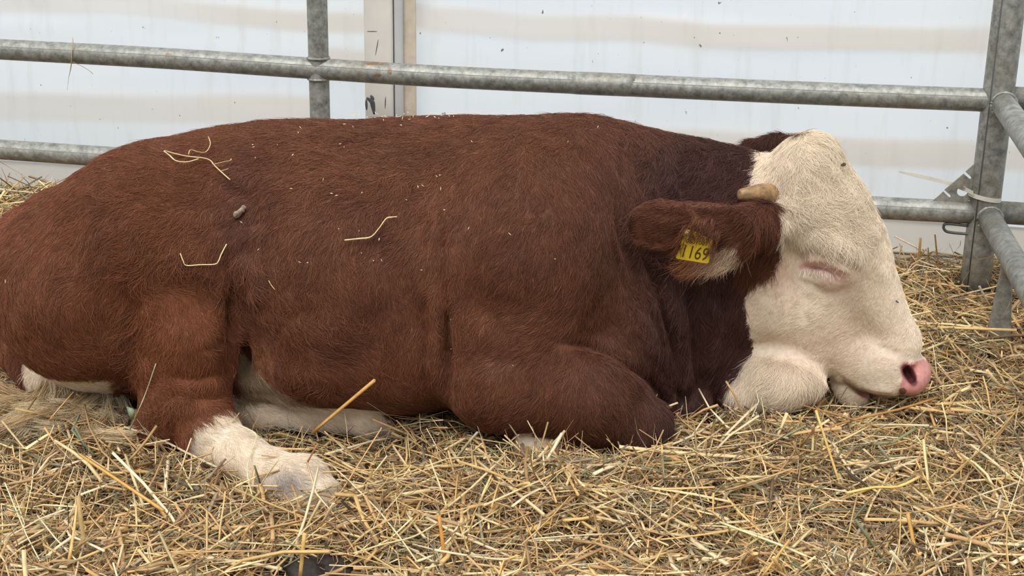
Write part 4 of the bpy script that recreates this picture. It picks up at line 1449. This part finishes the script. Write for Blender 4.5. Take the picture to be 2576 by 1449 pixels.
# stalks
p_, L_ = stalk_paths(21000, rs, 0.112, 0.52, 3, 0.22, 0.16, 0.13, (-0.026, 0.026))
wd = np.clip(rs.lognormal(math.log(0.00175), 0.46, len(p_)), 0.0007, 0.0042)
q_ = proj(p_.mean(1))
vis = (q_[:, 0] > -30) & (q_[:, 0] < 2606) & (q_[:, 1] < 1470) & (p_[:, :, 2].mean(1) > ground(p_[:, :, 0].mean(1), p_[:, :, 1].mean(1)) + 0.006)
score = np.where(vis, L_ * wd / q_[:, 2] ** 2, 0)
big_i = np.argsort(-score)[:290]
mask = np.ones(len(p_), bool); mask[big_i] = False
w_ = np.broadcast_to(wd[:, None], p_.shape[:2])
colr = pal(len(p_), rs, PALW)
v, f = sweep(p_[mask], w_[mask], w_[mask] * 0.62, 4, rs)
st = mesh_np('loose_stalks', v, f, STRAW, smooth=np.arange(len(f)) < len(f) - 2 * mask.sum(), color=np.repeat(colr[mask], 16, 0))
st['kind'] = 'stuff'; st['label'] = 'tangled mass of broken golden straw stalks'
adopt(st, bed)
for i in big_i:
    v, f = sweep(smooth_path(p_[i], 6)[None], np.full((1, 6), wd[i]), np.full((1, 6), wd[i] * 0.6), 4, rs)
    o = mesh_np('straw_stalk', v, f, STRAW, smooth=np.arange(len(f)) < len(f) - 2, color=np.repeat(PALS[[0, 1, 2, 8]][rs.integers(0, 4)][None] * rs.lognormal(0, 0.1), len(v), 0))
    adopt(o, bed)


# ---------------------------------------------------------------- straws one can point to
def stick(label, pts, width, rgb, name='straw_stalk', cat='straw', thick=0.6, smooth_n=10, ends=None):
    pts = np.asarray(pts, float)
    sp = smooth_path(pts, smooth_n) if len(pts) > 2 else pts[0] + (pts[1] - pts[0]) * np.linspace(0, 1, 5)[:, None]
    m = len(sp)
    taper = np.ones(m) if ends is None else np.interp(np.linspace(0, 1, m), *ends)
    v, f = sweep(sp[None], (width * taper)[None], (width * thick * taper)[None], 4, np.random.default_rng(len(label)))
    c = np.repeat(lin(rgb)[None], len(v), 0) * (1 + 0.12 * vnoise(v, 60.0)[:, None])
    o = mesh_np(name, v, f, STRAW, smooth=np.arange(len(f)) < len(f) - 2, color=c)
    tag(o, label, cat)
    return o


def leaning(pb, ptop, dy=0.0, z0=-0.015):
    a = Pz(*pb, z0)
    a[2] = max(a[2], -0.02)
    return [a, P(*ptop, a[1] + dy)]


def up_stick(label, pb, ptop, w, rgb, dy=0.0, z0=-0.01, **kw):
    return stick(label, leaning(pb, ptop, dy, z0), w, rgb, **kw)


up_stick('thick golden straw standing upright in front of the dewlap', (2118, 1235), (2052, 1032), 0.0042, (232, 192, 118), 0.05)
stick('stout golden straw leaning across the far hind foot', [P(786, 1088, 2.285), P(942, 957, 2.235)], 0.0045, (224, 176, 104))
up_stick('long orange straw lying diagonally in the left foreground', (412, 1285), (200, 1142), 0.0036, (222, 172, 96), 0.16, 0.03)
up_stick('broad yellow straw stub standing behind the muzzle by the tent skirt', (2307, 700), (2316, 598), 0.0042, (206, 172, 96), 0.01)
up_stick('thin brown straw standing just left of the corner post', (2364, 712), (2352, 590), 0.0026, (188, 146, 92), 0.0)
up_stick('short golden stub standing in the right foreground', (2304, 1392), (2284, 1292), 0.0040, (226, 176, 100), 0.02)
up_stick('reddish straw stub leaning beside the near hind foot', (772, 1165), (798, 1118), 0.0030, (186, 132, 88), 0.0, 0.035)
up_stick('thin straw standing upright against the forearm of the bull', (1072, 1045), (1082, 992), 0.0020, (206, 166, 110), 0.0)
up_stick('pale straw leaning against the folded knee', (1636, 1142), (1570, 1055), 0.0016, (216, 188, 140), 0.02)
up_stick('short pinkish stub between the knee and the dewlap', (1706, 1066), (1704, 1038), 0.0028, (190, 140, 110), 0.0)
up_stick('grey weed stalk leaning on the lower forearm', (1345, 1160), (1268, 1048), 0.0024, (150, 136, 106), 0.02)
up_stick('orange straw stub standing in the middle foreground', (1118, 1402), (1104, 1296), 0.0036, (212, 148, 72), 0.02)
up_stick('long golden straw sloping up at the lower right', (1918, 1449), (1986, 1358), 0.0036, (224, 180, 104), 0.03, 0.01)
up_stick('broad golden straw blade standing at the bottom left of centre', (755, 1452), (766, 1342), 0.0040, (226, 190, 116), 0.0)


def ground_pts(px, z=0.03):
    return [Pz(a, b, z) for a, b in px]


stick('long pale straw arched across the right foreground', ground_pts([(1810, 1313), (1880, 1340), (1960, 1370), (2030, 1400)], 0.035), 0.0026, (236, 220, 168))
stick('bright yellow straw with split end lying below the muzzle', ground_pts([(2130, 1240), (2200, 1226), (2260, 1224), (2320, 1196)], 0.035), 0.0034, (238, 204, 120))
stick('long tan straw curving under the chin', ground_pts([(2040, 1090), (2150, 1055), (2260, 1030), (2360, 1000)], 0.03), 0.0026, (186, 140, 82))
stick('straight tan straw crossing below the dewlap', ground_pts([(2020, 1020), (2110, 1045), (2190, 1068), (2262, 1092)], 0.034), 0.0028, (180, 140, 88))
stick('long cream straw lying at the right edge by the fence foot', ground_pts([(2576, 1010), (2500, 1100), (2400, 1190)], 0.034), 0.0022, (206, 170, 108))
stick('pale bent straw draped over the white cannon of the near hind leg', [P(594, 1068, 2.235), P(643, 1091, 2.215), P(634, 1130, 2.20), P(622, 1188, 2.15), P(648, 1300, 2.05)], 0.0013, (240, 226, 182), smooth_n=24)
stick('pale straw lying across the bottom centre', ground_pts([(890, 1392), (960, 1370), (1040, 1350), (1100, 1316)], 0.035), 0.0022, (240, 222, 166))


# ---------------------------------------------------------------- things lying on the bull
_bq = proj(BV)
_bview = CC - BV; _bview /= np.linalg.norm(_bview, axis=1)[:, None]
_front = (BN * _bview).sum(1) > 0.05


def surf(px, py, off=0.010):
    dd = np.hypot(_bq[:, 0] - px, _bq[:, 1] - py)
    c = np.nonzero(_front & (dd < 9))[0]
    if not len(c): c = np.array([np.argmin(np.where(_front, dd, 1e9))])
    z = _bq[c, 2].min()
    i = c[np.argmin(dd[c] + 2000 * np.maximum(_bq[c, 2] - z - 0.03, 0))]
    y = BV[i][1]
    return P(px, py, y) + BN[i] * off


def on_bull(label, px, w, rgb, off=0.011, n=26, **kw):
    return stick(label, [surf(a, b, off) for a, b in px], w, rgb, smooth_n=n, **kw)


o1 = on_bull('looped pale straw lying on the hip of the bull', [(500, 412), (470, 420), (445, 418), (425, 405), (412, 394), (430, 398), (470, 406), (515, 410), (530, 416), (538, 426), (560, 442), (583, 458)], 0.0017, (238, 214, 160), n=60)
for px_, w_2 in (([(536, 426), (565, 420), (584, 416), (587, 412)], 0.0012), ([(473, 402), (480, 392), (500, 396), (520, 396), (530, 378), (526, 360)], 0.0010), ([(560, 442), (580, 436)], 0.0012)):
    b_ = stick('x', [surf(a, b, 0.012) for a, b in px_], w_2, (228, 196, 138), smooth_n=20, name='side_shoot')
    for k_ in ('label', 'category'): del b_[k_]
    b_.parent = o1
on_bull('thin U-shaped straw lying on the thigh of the bull', [(450, 640), (458, 655), (466, 664), (500, 663), (540, 663), (554, 655), (562, 640), (578, 616)], 0.0014, (242, 220, 168), n=40)
on_bull('forked pale straw lying on the ribs of the bull', [(866, 608), (900, 604), (930, 598), (952, 578), (970, 556), (985, 552), (999, 550)], 0.0018, (236, 208, 156), n=40)
on_bull('short straw lying on the flank near the lower ribs', [(684, 704), (692, 716), (700, 726)], 0.0009, (226, 196, 150), n=8)
on_bull('pale sliver of straw low on the white hind cannon', [(545, 1085), (540, 1062), (560, 1068), (585, 1062)], 0.0008, (226, 190, 130), off=0.013, n=16)

# dried clod of dirt stuck on the flank
bm = bmesh.new()
for (a, b, rr) in ((598, 545, 0.0065), (604, 541, 0.006), (611, 536, 0.0055), (617, 530, 0.0045)):
    g_ = bmesh.ops.create_icosphere(bm, subdivisions=2, radius=rr)
    c_ = surf(a, b, 0.009)
    for v_ in g_['verts']:
        v_.co = Vector(c_) + v_.co * (1 + 0.35 * float(vnoise(np.array(c_ + np.array(v_.co))[None], 240.0)[0]))
me = bpy.data.meshes.new('dirt_clod'); bm.to_mesh(me); bm.free()
me.materials.append(mat_simple('dry_clod', (176, 160, 136), 0.9, noise=180, rgb2=(96, 84, 70)))
o = bpy.data.objects.new('dirt_clod', me); COL.objects.link(o)
tag(o, 'small dried clod of dirt stuck to the flank of the bull', 'dirt')

# tiny chaff flecks caught in the coat
rf = np.random.default_rng(5)
fl_px = [(757, 338), (752, 350), (868, 330), (890, 336), (858, 378), (868, 386), (836, 497), (848, 502), (910, 496), (1110, 452), (1113, 484), (1022, 512), (1124, 534), (1184, 578), (780, 661), (738, 485), (1052, 480), (1500, 335), (1426, 372), (1110, 308), (1120, 303), (1095, 312), (1130, 310), (1105, 315), (612, 566), (660, 630), (30, 712), (1285, 590), (1190, 372), (1116, 800), (1118, 875), (1290, 920), (935, 660), (905, 640), (700, 380), (760, 660), (640, 380), (1390, 650)]
fl_px += [(a + rf.normal(0, 6), b + abs(rf.normal(0, 9))) for a, b in [(x_, 303 - 0.02 * (x_ - 900)) for x_ in rf.uniform(880, 1180, 40)]]
fl_px += [(rf.uniform(620, 1180), rf.uniform(330, 700)) for _ in range(12)]
vv, ff, cc_ = [], [], []
for (a, b) in fl_px:
    c_ = surf(a, b, 0.013); th_ = rf.uniform(0, 6.28); l_ = rf.uniform(0.0012, 0.0040); k_ = rf.uniform(0.0005, 0.0010)
    d1 = CR * math.cos(th_) + CU * math.sin(th_); d2 = -CR * math.sin(th_) + CU * math.cos(th_)
    i0 = len(vv)
    vv += [c_ - d1 * l_, c_ + d2 * k_ + CB * 0.0006, c_ + d1 * l_, c_ - d2 * k_ + CB * 0.0006, c_ - CB * 0.001]
    ff += [(i0, i0 + 3, i0 + 1, i0 + 1), (i0 + 3, i0 + 2, i0 + 1, i0 + 1), (i0, i0 + 1, i0 + 4, i0 + 4), (i0 + 1, i0 + 2, i0 + 4, i0 + 4), (i0 + 2, i0 + 3, i0 + 4, i0 + 4), (i0 + 3, i0, i0 + 4, i0 + 4)]
    cc_ += [lin((232, 212, 180))] * 5
fk = mesh_np('chaff_flecks', vv, np.array(ff)[:, :3], STRAW, smooth=False, color=np.array(cc_))
tag(fk, 'tiny pale chaff flecks caught in the coat of the bull', 'chaff', kind='stuff')

# straw hooked over the top rail at the left
def railp(px, py, off): return F(px, py, off)
rl = [railp(183, 94, -0.010), railp(183, 108, -0.022), railp(180, 130, -0.029), railp(180, 150, -0.029), railp(178, 172, -0.020), railp(173, 195, -0.016), railp(169, 228, -0.015)]
rs_o = stick('thin dry straw hooked over the top rail at the left', rl, 0.0018, (196, 182, 140), smooth_n=30, ends=([0, 0.2, 0.7, 1], [0.5, 1, 1, 0.3]))
b_ = stick('x', [railp(183, 156, -0.029), railp(205, 166, -0.02), railp(222, 176, -0.015), railp(234, 186, -0.013)], 0.0012, (176, 164, 126), smooth_n=12, name='side_shoot')
for k_ in ('label', 'category'): del b_[k_]
b_.parent = rs_o


# ---------------------------------------------------------------- green leaf on a stalk by the hock
GREEN = mat_simple('dry_green_leaf', (140, 152, 118), 0.6, noise=90, rgb2=(112, 128, 96))
wa = Pz(332, 1070, 0.01)
wy_ = 2.225
weed = stick('thin pale weed stalk with a green leaf beside the hock', [Pz(318, 1100, -0.01), P(345, 1040, wy_ - 0.01), P(368, 985, wy_ - 0.012), P(392, 915, wy_ - 0.012)], 0.0016, (196, 194, 150), name='weed_stalk', cat='weed', smooth_n=16)
lf = [(318, 1022), (330, 1026), (342, 1032), (338, 1046), (330, 1060), (324, 1044)]
lv = [P(a, b, wy_ - 0.012 - 0.004 * (i % 2)) for i, (a, b) in enumerate(lf)] + [P(331, 1040, wy_ - 0.020)]
o = mesh_np('leaf', lv, np.array([(i, (i + 1) % 6, 6) for i in range(6)]), GREEN)
sol = o.modifiers.new('s', 'SOLIDIFY'); sol.thickness = 0.0006
o.parent = weed

# wet dung where the straw is scraped open at the bottom edge
bm = bmesh.new()
for (a, b, rr) in ((715, 1418, 0.030), (760, 1412, 0.034), (806, 1420, 0.033), (846, 1438, 0.026), (770, 1450, 0.036)):
    c_ = Pz(a, b, -0.03)
    g_ = bmesh.ops.create_icosphere(bm, subdivisions=3, radius=rr)
    for v_ in g_['verts']:
        n_ = float(vnoise(np.array(v_.co)[None] + c_, 55.0)[0])
        v_.co = Vector(c_) + Vector((v_.co.x, v_.co.y, v_.co.z * 0.6)) * (1 + 0.22 * n_ + 0.10 * float(vnoise(np.array(v_.co)[None] + c_, 160.0)[0]))
me = bpy.data.meshes.new('dung'); bm.to_mesh(me); bm.free()
for p_ in me.polygons: p_.use_smooth = True
me.materials.append(mat_simple('wet_dung', (60, 52, 46), 0.6, noise=140, rgb2=(34, 29, 27), spec=0.4))
o = bpy.data.objects.new('dung', me); COL.objects.link(o)
tag(o, 'dark wet dung showing through the straw at the bottom edge', 'dung')

# ================================================================ horn, lashes, tail switch, tag, flies
HORN = mat_simple('horn', (176, 140, 96), 0.5, noise=90, rgb2=(116, 92, 68))
hb = surf(1948, 492, -0.02)
hpth = smooth_path([hb, P(1922, 487, hb[1] - 0.014), P(1890, 488, hb[1] - 0.028), P(1864, 490, hb[1] - 0.036), P(1857, 490.5, hb[1] - 0.038)], 24)
hr_ = np.interp(np.linspace(0, 1, 24), [0, 0.25, 0.5, 0.75, 0.9, 1.0], [0.022, 0.018, 0.0142, 0.0105, 0.0078, 0.002])
v, f = tube_geo(hpth, hr_, n=20)
v += normals(v, f[0])[:, :] * (0.0006 * vnoise(v, 130.0))[:, None] if False else 0
horn = mesh_np('horn', v, f, HORN)
horn['label'] = 'stubby tan horn bud'
horn.parent = bull

# eyelashes
rl_ = np.random.default_rng(9)
K = 5
ls, lcol = [], []
for t_ in np.linspace(0, 1, 40):
    a, b = 2020 + 72 * t_, 676 + 12 * t_ ** 1.6
    p0 = surf(a + rl_.normal(0, 1.5), b + rl_.normal(0, 1), 0.001)
    d_ = (-CU * 0.9 + CR * (-0.25 + 0.35 * t_ + rl_.normal(0, 0.22)) + CB * 0.55)
    l_ = rl_.uniform(0.007, 0.015)
    s_ = np.linspace(0, 1, K)[:, None]
    ls.append(p0 + d_ * l_ * s_ - CU * l_ * 0.25 * s_ ** 2)
ls = np.array(ls)
add_hair('eyelashes', ls, np.tile(np.array([0.0004, 0.0004, 0.00035, 0.0003, 0.0001]), (len(ls), 1)), np.tile(lin((250, 240, 226)), (len(ls), 1)), HAIR, bull)['kind'] = 'stuff'

# tail switch: wavy cream locks spread on the straw
rt_ = np.random.default_rng(14)
K = 18
s_ = np.linspace(0, 1, K)
sw, swc = [], []
for lk in range(70):
    a = rt_.random()
    root = P(120 + 150 * a, 940 + 8 * a, 2.42) + rt_.normal(0, 0.006, 3)
    root[2] = 0.03 + 0.03 * rt_.random()
    ang = math.radians(rt_.uniform(165, 262) if lk % 5 else rt_.uniform(270, 310))
    ln = rt_.uniform(0.12, 0.27) * (1.0 if lk % 5 else 0.55)
    crv, wv, fr_, ph_ = rt_.normal(0, 1.1), rt_.uniform(0.3, 0.95), rt_.uniform(5, 10), rt_.uniform(0, 6.28)
    aa = ang + crv * s_ + wv * np.sin(fr_ * s_ + ph_)
    st_ = np.stack([np.cos(aa), np.sin(aa)], -1) * ln / (K - 1)
    xy = root[:2] + np.cumsum(st_, 0) - st_[0]
    hgt = rt_.uniform(0.008, 0.040)
    zz = ground(xy[:, 0], xy[:, 1]) + hgt + 0.008 * np.sin(s_ * fr_ * 0.8 + ph_ * 2)
    ff_ = np.exp(-s_ * 6)
    zz = np.maximum(root[2] * ff_ + zz * (1 - ff_) + 0.03 * s_ * (1 - s_), zz - 0.004)
    base = np.concatenate([xy, zz[:, None]], 1)
    nh = rt_.integers(45, 95)
    wid = rt_.uniform(0.004, 0.010)
    of = rt_.normal(0, wid, (nh, 1, 3)) * np.array([1, 1, 0.45]) * (1 - 0.55 * s_[None, :, None])
    of2 = rt_.normal(0, 0.007, (nh, 1, 3)) * (s_[None, :, None] ** 2)
    wob = 0.0022 * np.sin(s_[None] * rt_.uniform(7, 16, (nh, 1)) + rt_.uniform(0, 6.28, (nh, 1)))
    hh = base[None] + of + of2
    hh[..., 1] += wob
    hh[..., 2] = np.maximum(hh[..., 2], ground(hh[..., 0], hh[..., 1]) - 0.004)
    sw.append(hh)
    cbase = lin([(214, 194, 156), (196, 170, 130), (178, 150, 112), (228, 212, 180)][rt_.integers(0, 4)])
    swc.append(cbase * rt_.lognormal(0, 0.14, (nh, 1)))
sw = np.concatenate(sw); swc = np.concatenate(swc); n = len(sw)
rad = np.tile(np.linspace(0.00040, 0.0002, K), (n, 1))
sw_o = add_hair('tail_switch', sw, rad, swc, HAIR, bull)
sw_o['label'] = 'cream wavy tail switch spread on the straw'
sw_o['kind'] = 'stuff'

# ear tag
TAGM = mat_simple('yellow_tag', (250, 222, 70), 0.4, noise=50, rgb2=(244, 208, 56))
INK = mat_simple('tag_ink', (92, 82, 22), 0.6)
tA, tB, tC = surf(1697, 630, 0.017), surf(1780, 650, 0.017), surf(1711, 566, 0.012)     # bottom-left, bottom-right, top-left
ex = tB - tA; wl = np.linalg.norm(ex); ex /= wl
ey = tC - tA; ey -= ex * (ey @ ex); hl = np.linalg.norm(ey); ey /= hl
ez = np.cross(ex, ey)
if ez @ (CC - tA) < 0: ez = -ez
MT = Matrix(((ex[0], ey[0], ez[0], tA[0]), (ex[1], ey[1], ez[1], tA[1]), (ex[2], ey[2], ez[2], tA[2]), (0, 0, 0, 1)))
cu = bpy.data.curves.new('tag_outline', 'CURVE'); cu.dimensions = '2D'; cu.fill_mode = 'BOTH'; cu.extrude = 0.0007
sp = cu.splines.new('POLY')
rr = 0.004
outl = []
for (cx, cy, a0) in ((wl - rr, rr, -90), (wl * 0.94 - rr, hl * 0.80 - rr, 0), (wl * 0.30, hl - rr, 50), (wl * 0.06 + rr, hl - rr, 90), (rr, rr, 180)):
    for k in range(5):
        a = math.radians(a0 + 90 * k / 4)
        outl.append((cx + rr * math.cos(a), cy + rr * math.sin(a)))
sp.points.add(len(outl) - 1); sp.use_cyclic_u = True
for i, (a, b) in enumerate(outl): sp.points[i].co = (a, b, 0, 1)


def to_mesh_obj(cu, name, M, mat):
    tmp = bpy.data.objects.new('tmp', cu); COL.objects.link(tmp)
    dg = bpy.context.evaluated_depsgraph_get()
    me = bpy.data.meshes.new_from_object(tmp.evaluated_get(dg))
    bpy.data.objects.remove(tmp)
    me.transform(M)
    me.materials.clear(); me.materials.append(mat)
    o = bpy.data.objects.new(name, me); COL.objects.link(o)
    return o


etag = to_mesh_obj(cu, 'ear_tag', MT, TAGM)
tag(etag, 'yellow plastic ear tag numbered 1169 in the near ear of the bull', 'ear tag')


def text(body, x, y, size, sx=1.0):
    c = bpy.data.curves.new('digits', 'FONT'); c.body = body; c.size = size; c.extrude = 0.0002; c.space_character = 1.0
    M = MT @ Matrix.Translation((x, y, 0.0009)) @ Matrix.Diagonal((sx, 1, 1, 1))
    o = to_mesh_obj(c, 'digits', M, INK)
    o.parent = etag
    return o


text('1169', wl * 0.09, hl * 0.09, hl * 0.62, 0.60)
text('0601001', wl * 0.16, hl * 0.585, hl * 0.20, 0.82)
# pin head of the tag
th = np.linspace(0, 2 * np.pi, 20)
pc = np.array(MT @ Vector((wl * 0.14, hl * 0.90, 0.001)))
v, f = tube_geo(np.stack([pc - ez * 0.001, pc + ez * 0.0012, pc + ez * 0.002]), [0.0042, 0.0042, 0.0028], n=16)
pin = mesh_np('pin', v, f, mat_simple('pin_plastic', (206, 176, 150), 0.5))
pin.parent = etag
# hairs of the ear falling over the tag
n = 430
hr_, hcl = [], []
for i in range(n):
    a = rl_.uniform(-0.08, 1.1); b = rl_.uniform(0.78, 1.5) if 0.15 < a < 0.85 else rl_.uniform(0.35, 1.15)
    if 0.25 < a < 0.75 and rl_.random() < 0.25: b = rl_.uniform(0.8, 1.1)
    p0 = tA + ex * wl * a + ey * hl * b + ez * 0.0015
    l_ = rl_.uniform(0.004, 0.026) * (1.35 if a < 0.16 else 0.8 if a < 0.5 else 0.5)
    s_ = np.linspace(0, 1, 5)[:, None]
    d_ = -ey * 0.95 - ex * (0.30 + rl_.normal(0, 0.22) + 0.25 * math.sin(a * 23))
    hr_.append(p0 + d_ * l_ * s_ + ez * (0.0065 * np.sin(s_ * 1.9) - 0.004 * (1 - s_) + 0.001))
    hcl.append(lin((112, 70, 48)) * rl_.lognormal(0, 0.3))
fo = add_hair('ear_fringe', np.array(hr_), np.tile(np.array([0.00035, 0.00033, 0.0003, 0.0002, 0.0001]), (n, 1)), np.array(hcl), HAIR, bull)
fo['kind'] = 'stuff'


# flies on the face
def fly(label, px, py, ang, size):
    c_ = surf(px, py, 0.0065)
    ez_ = CB; e1 = CR * math.cos(ang) + CU * math.sin(ang); e2 = np.cross(ez_, e1)
    rt = empty('fly', tuple(c_))
    tag(rt, label, 'fly')
    BLK = FLYM
    def ball(nm, off, r, mat):
        bm = bmesh.new()
        bmesh.ops.create_uvsphere(bm, u_segments=10, v_segments=8, radius=1)
        for v_ in bm.verts:
            l = v_.co.copy()
            v_.co = Vector(e1 * (off[0] + l.x * r[0]) + e2 * (off[1] + l.y * r[1]) + ez_ * (off[2] + l.z * r[2])) * size
        me = bpy.data.meshes.new(nm); bm.to_mesh(me); bm.free(); me.materials.append(mat)
        o = bpy.data.objects.new(nm, me); COL.objects.link(o); o.parent = rt
    ball('abdomen', (-0.45, 0, 0), (0.5, 0.32, 0.28), BLK)
    ball('thorax', (0.2, 0, 0.02), (0.35, 0.30, 0.28), BLK)
    ball('head', (0.62, 0, 0), (0.18, 0.24, 0.2), BLK)
    for s_ in (-1, 1): ball('wing', (-0.5, 0.28 * s_, 0.2), (0.6, 0.2, 0.02), WINGM)


FLYM = mat_simple('fly_black', (40, 38, 40), 0.4)
WINGM = mat_simple('fly_wing', (120, 118, 118), 0.4)
fly('black fly sitting on the white bridge of the nose', 2250, 759, -0.6, 0.0040)
c_ = surf(2107, 419, 0.012)
bm = bmesh.new()
bmesh.ops.create_icosphere(bm, subdivisions=2, radius=1)
for v_ in bm.verts:
    l = v_.co.copy()
    v_.co = Vector(c_ + (CR * 0.9 + CU * 0.35) * l.x * 0.0052 + (CU * 0.9 - CR * 0.35) * l.y * 0.0032 * (1 + 0.4 * l.x) + CB * l.z * 0.0010)
me = bpy.data.meshes.new('dirt_speck'); bm.to_mesh(me); bm.free(); me.materials.append(mat_simple('speck', (92, 82, 62), 0.8, noise=300, rgb2=(60, 52, 42)))
o = bpy.data.objects.new('dirt_speck', me); COL.objects.link(o)
tag(o, 'dark leaf speck caught in the white forehead near the poll', 'dirt')
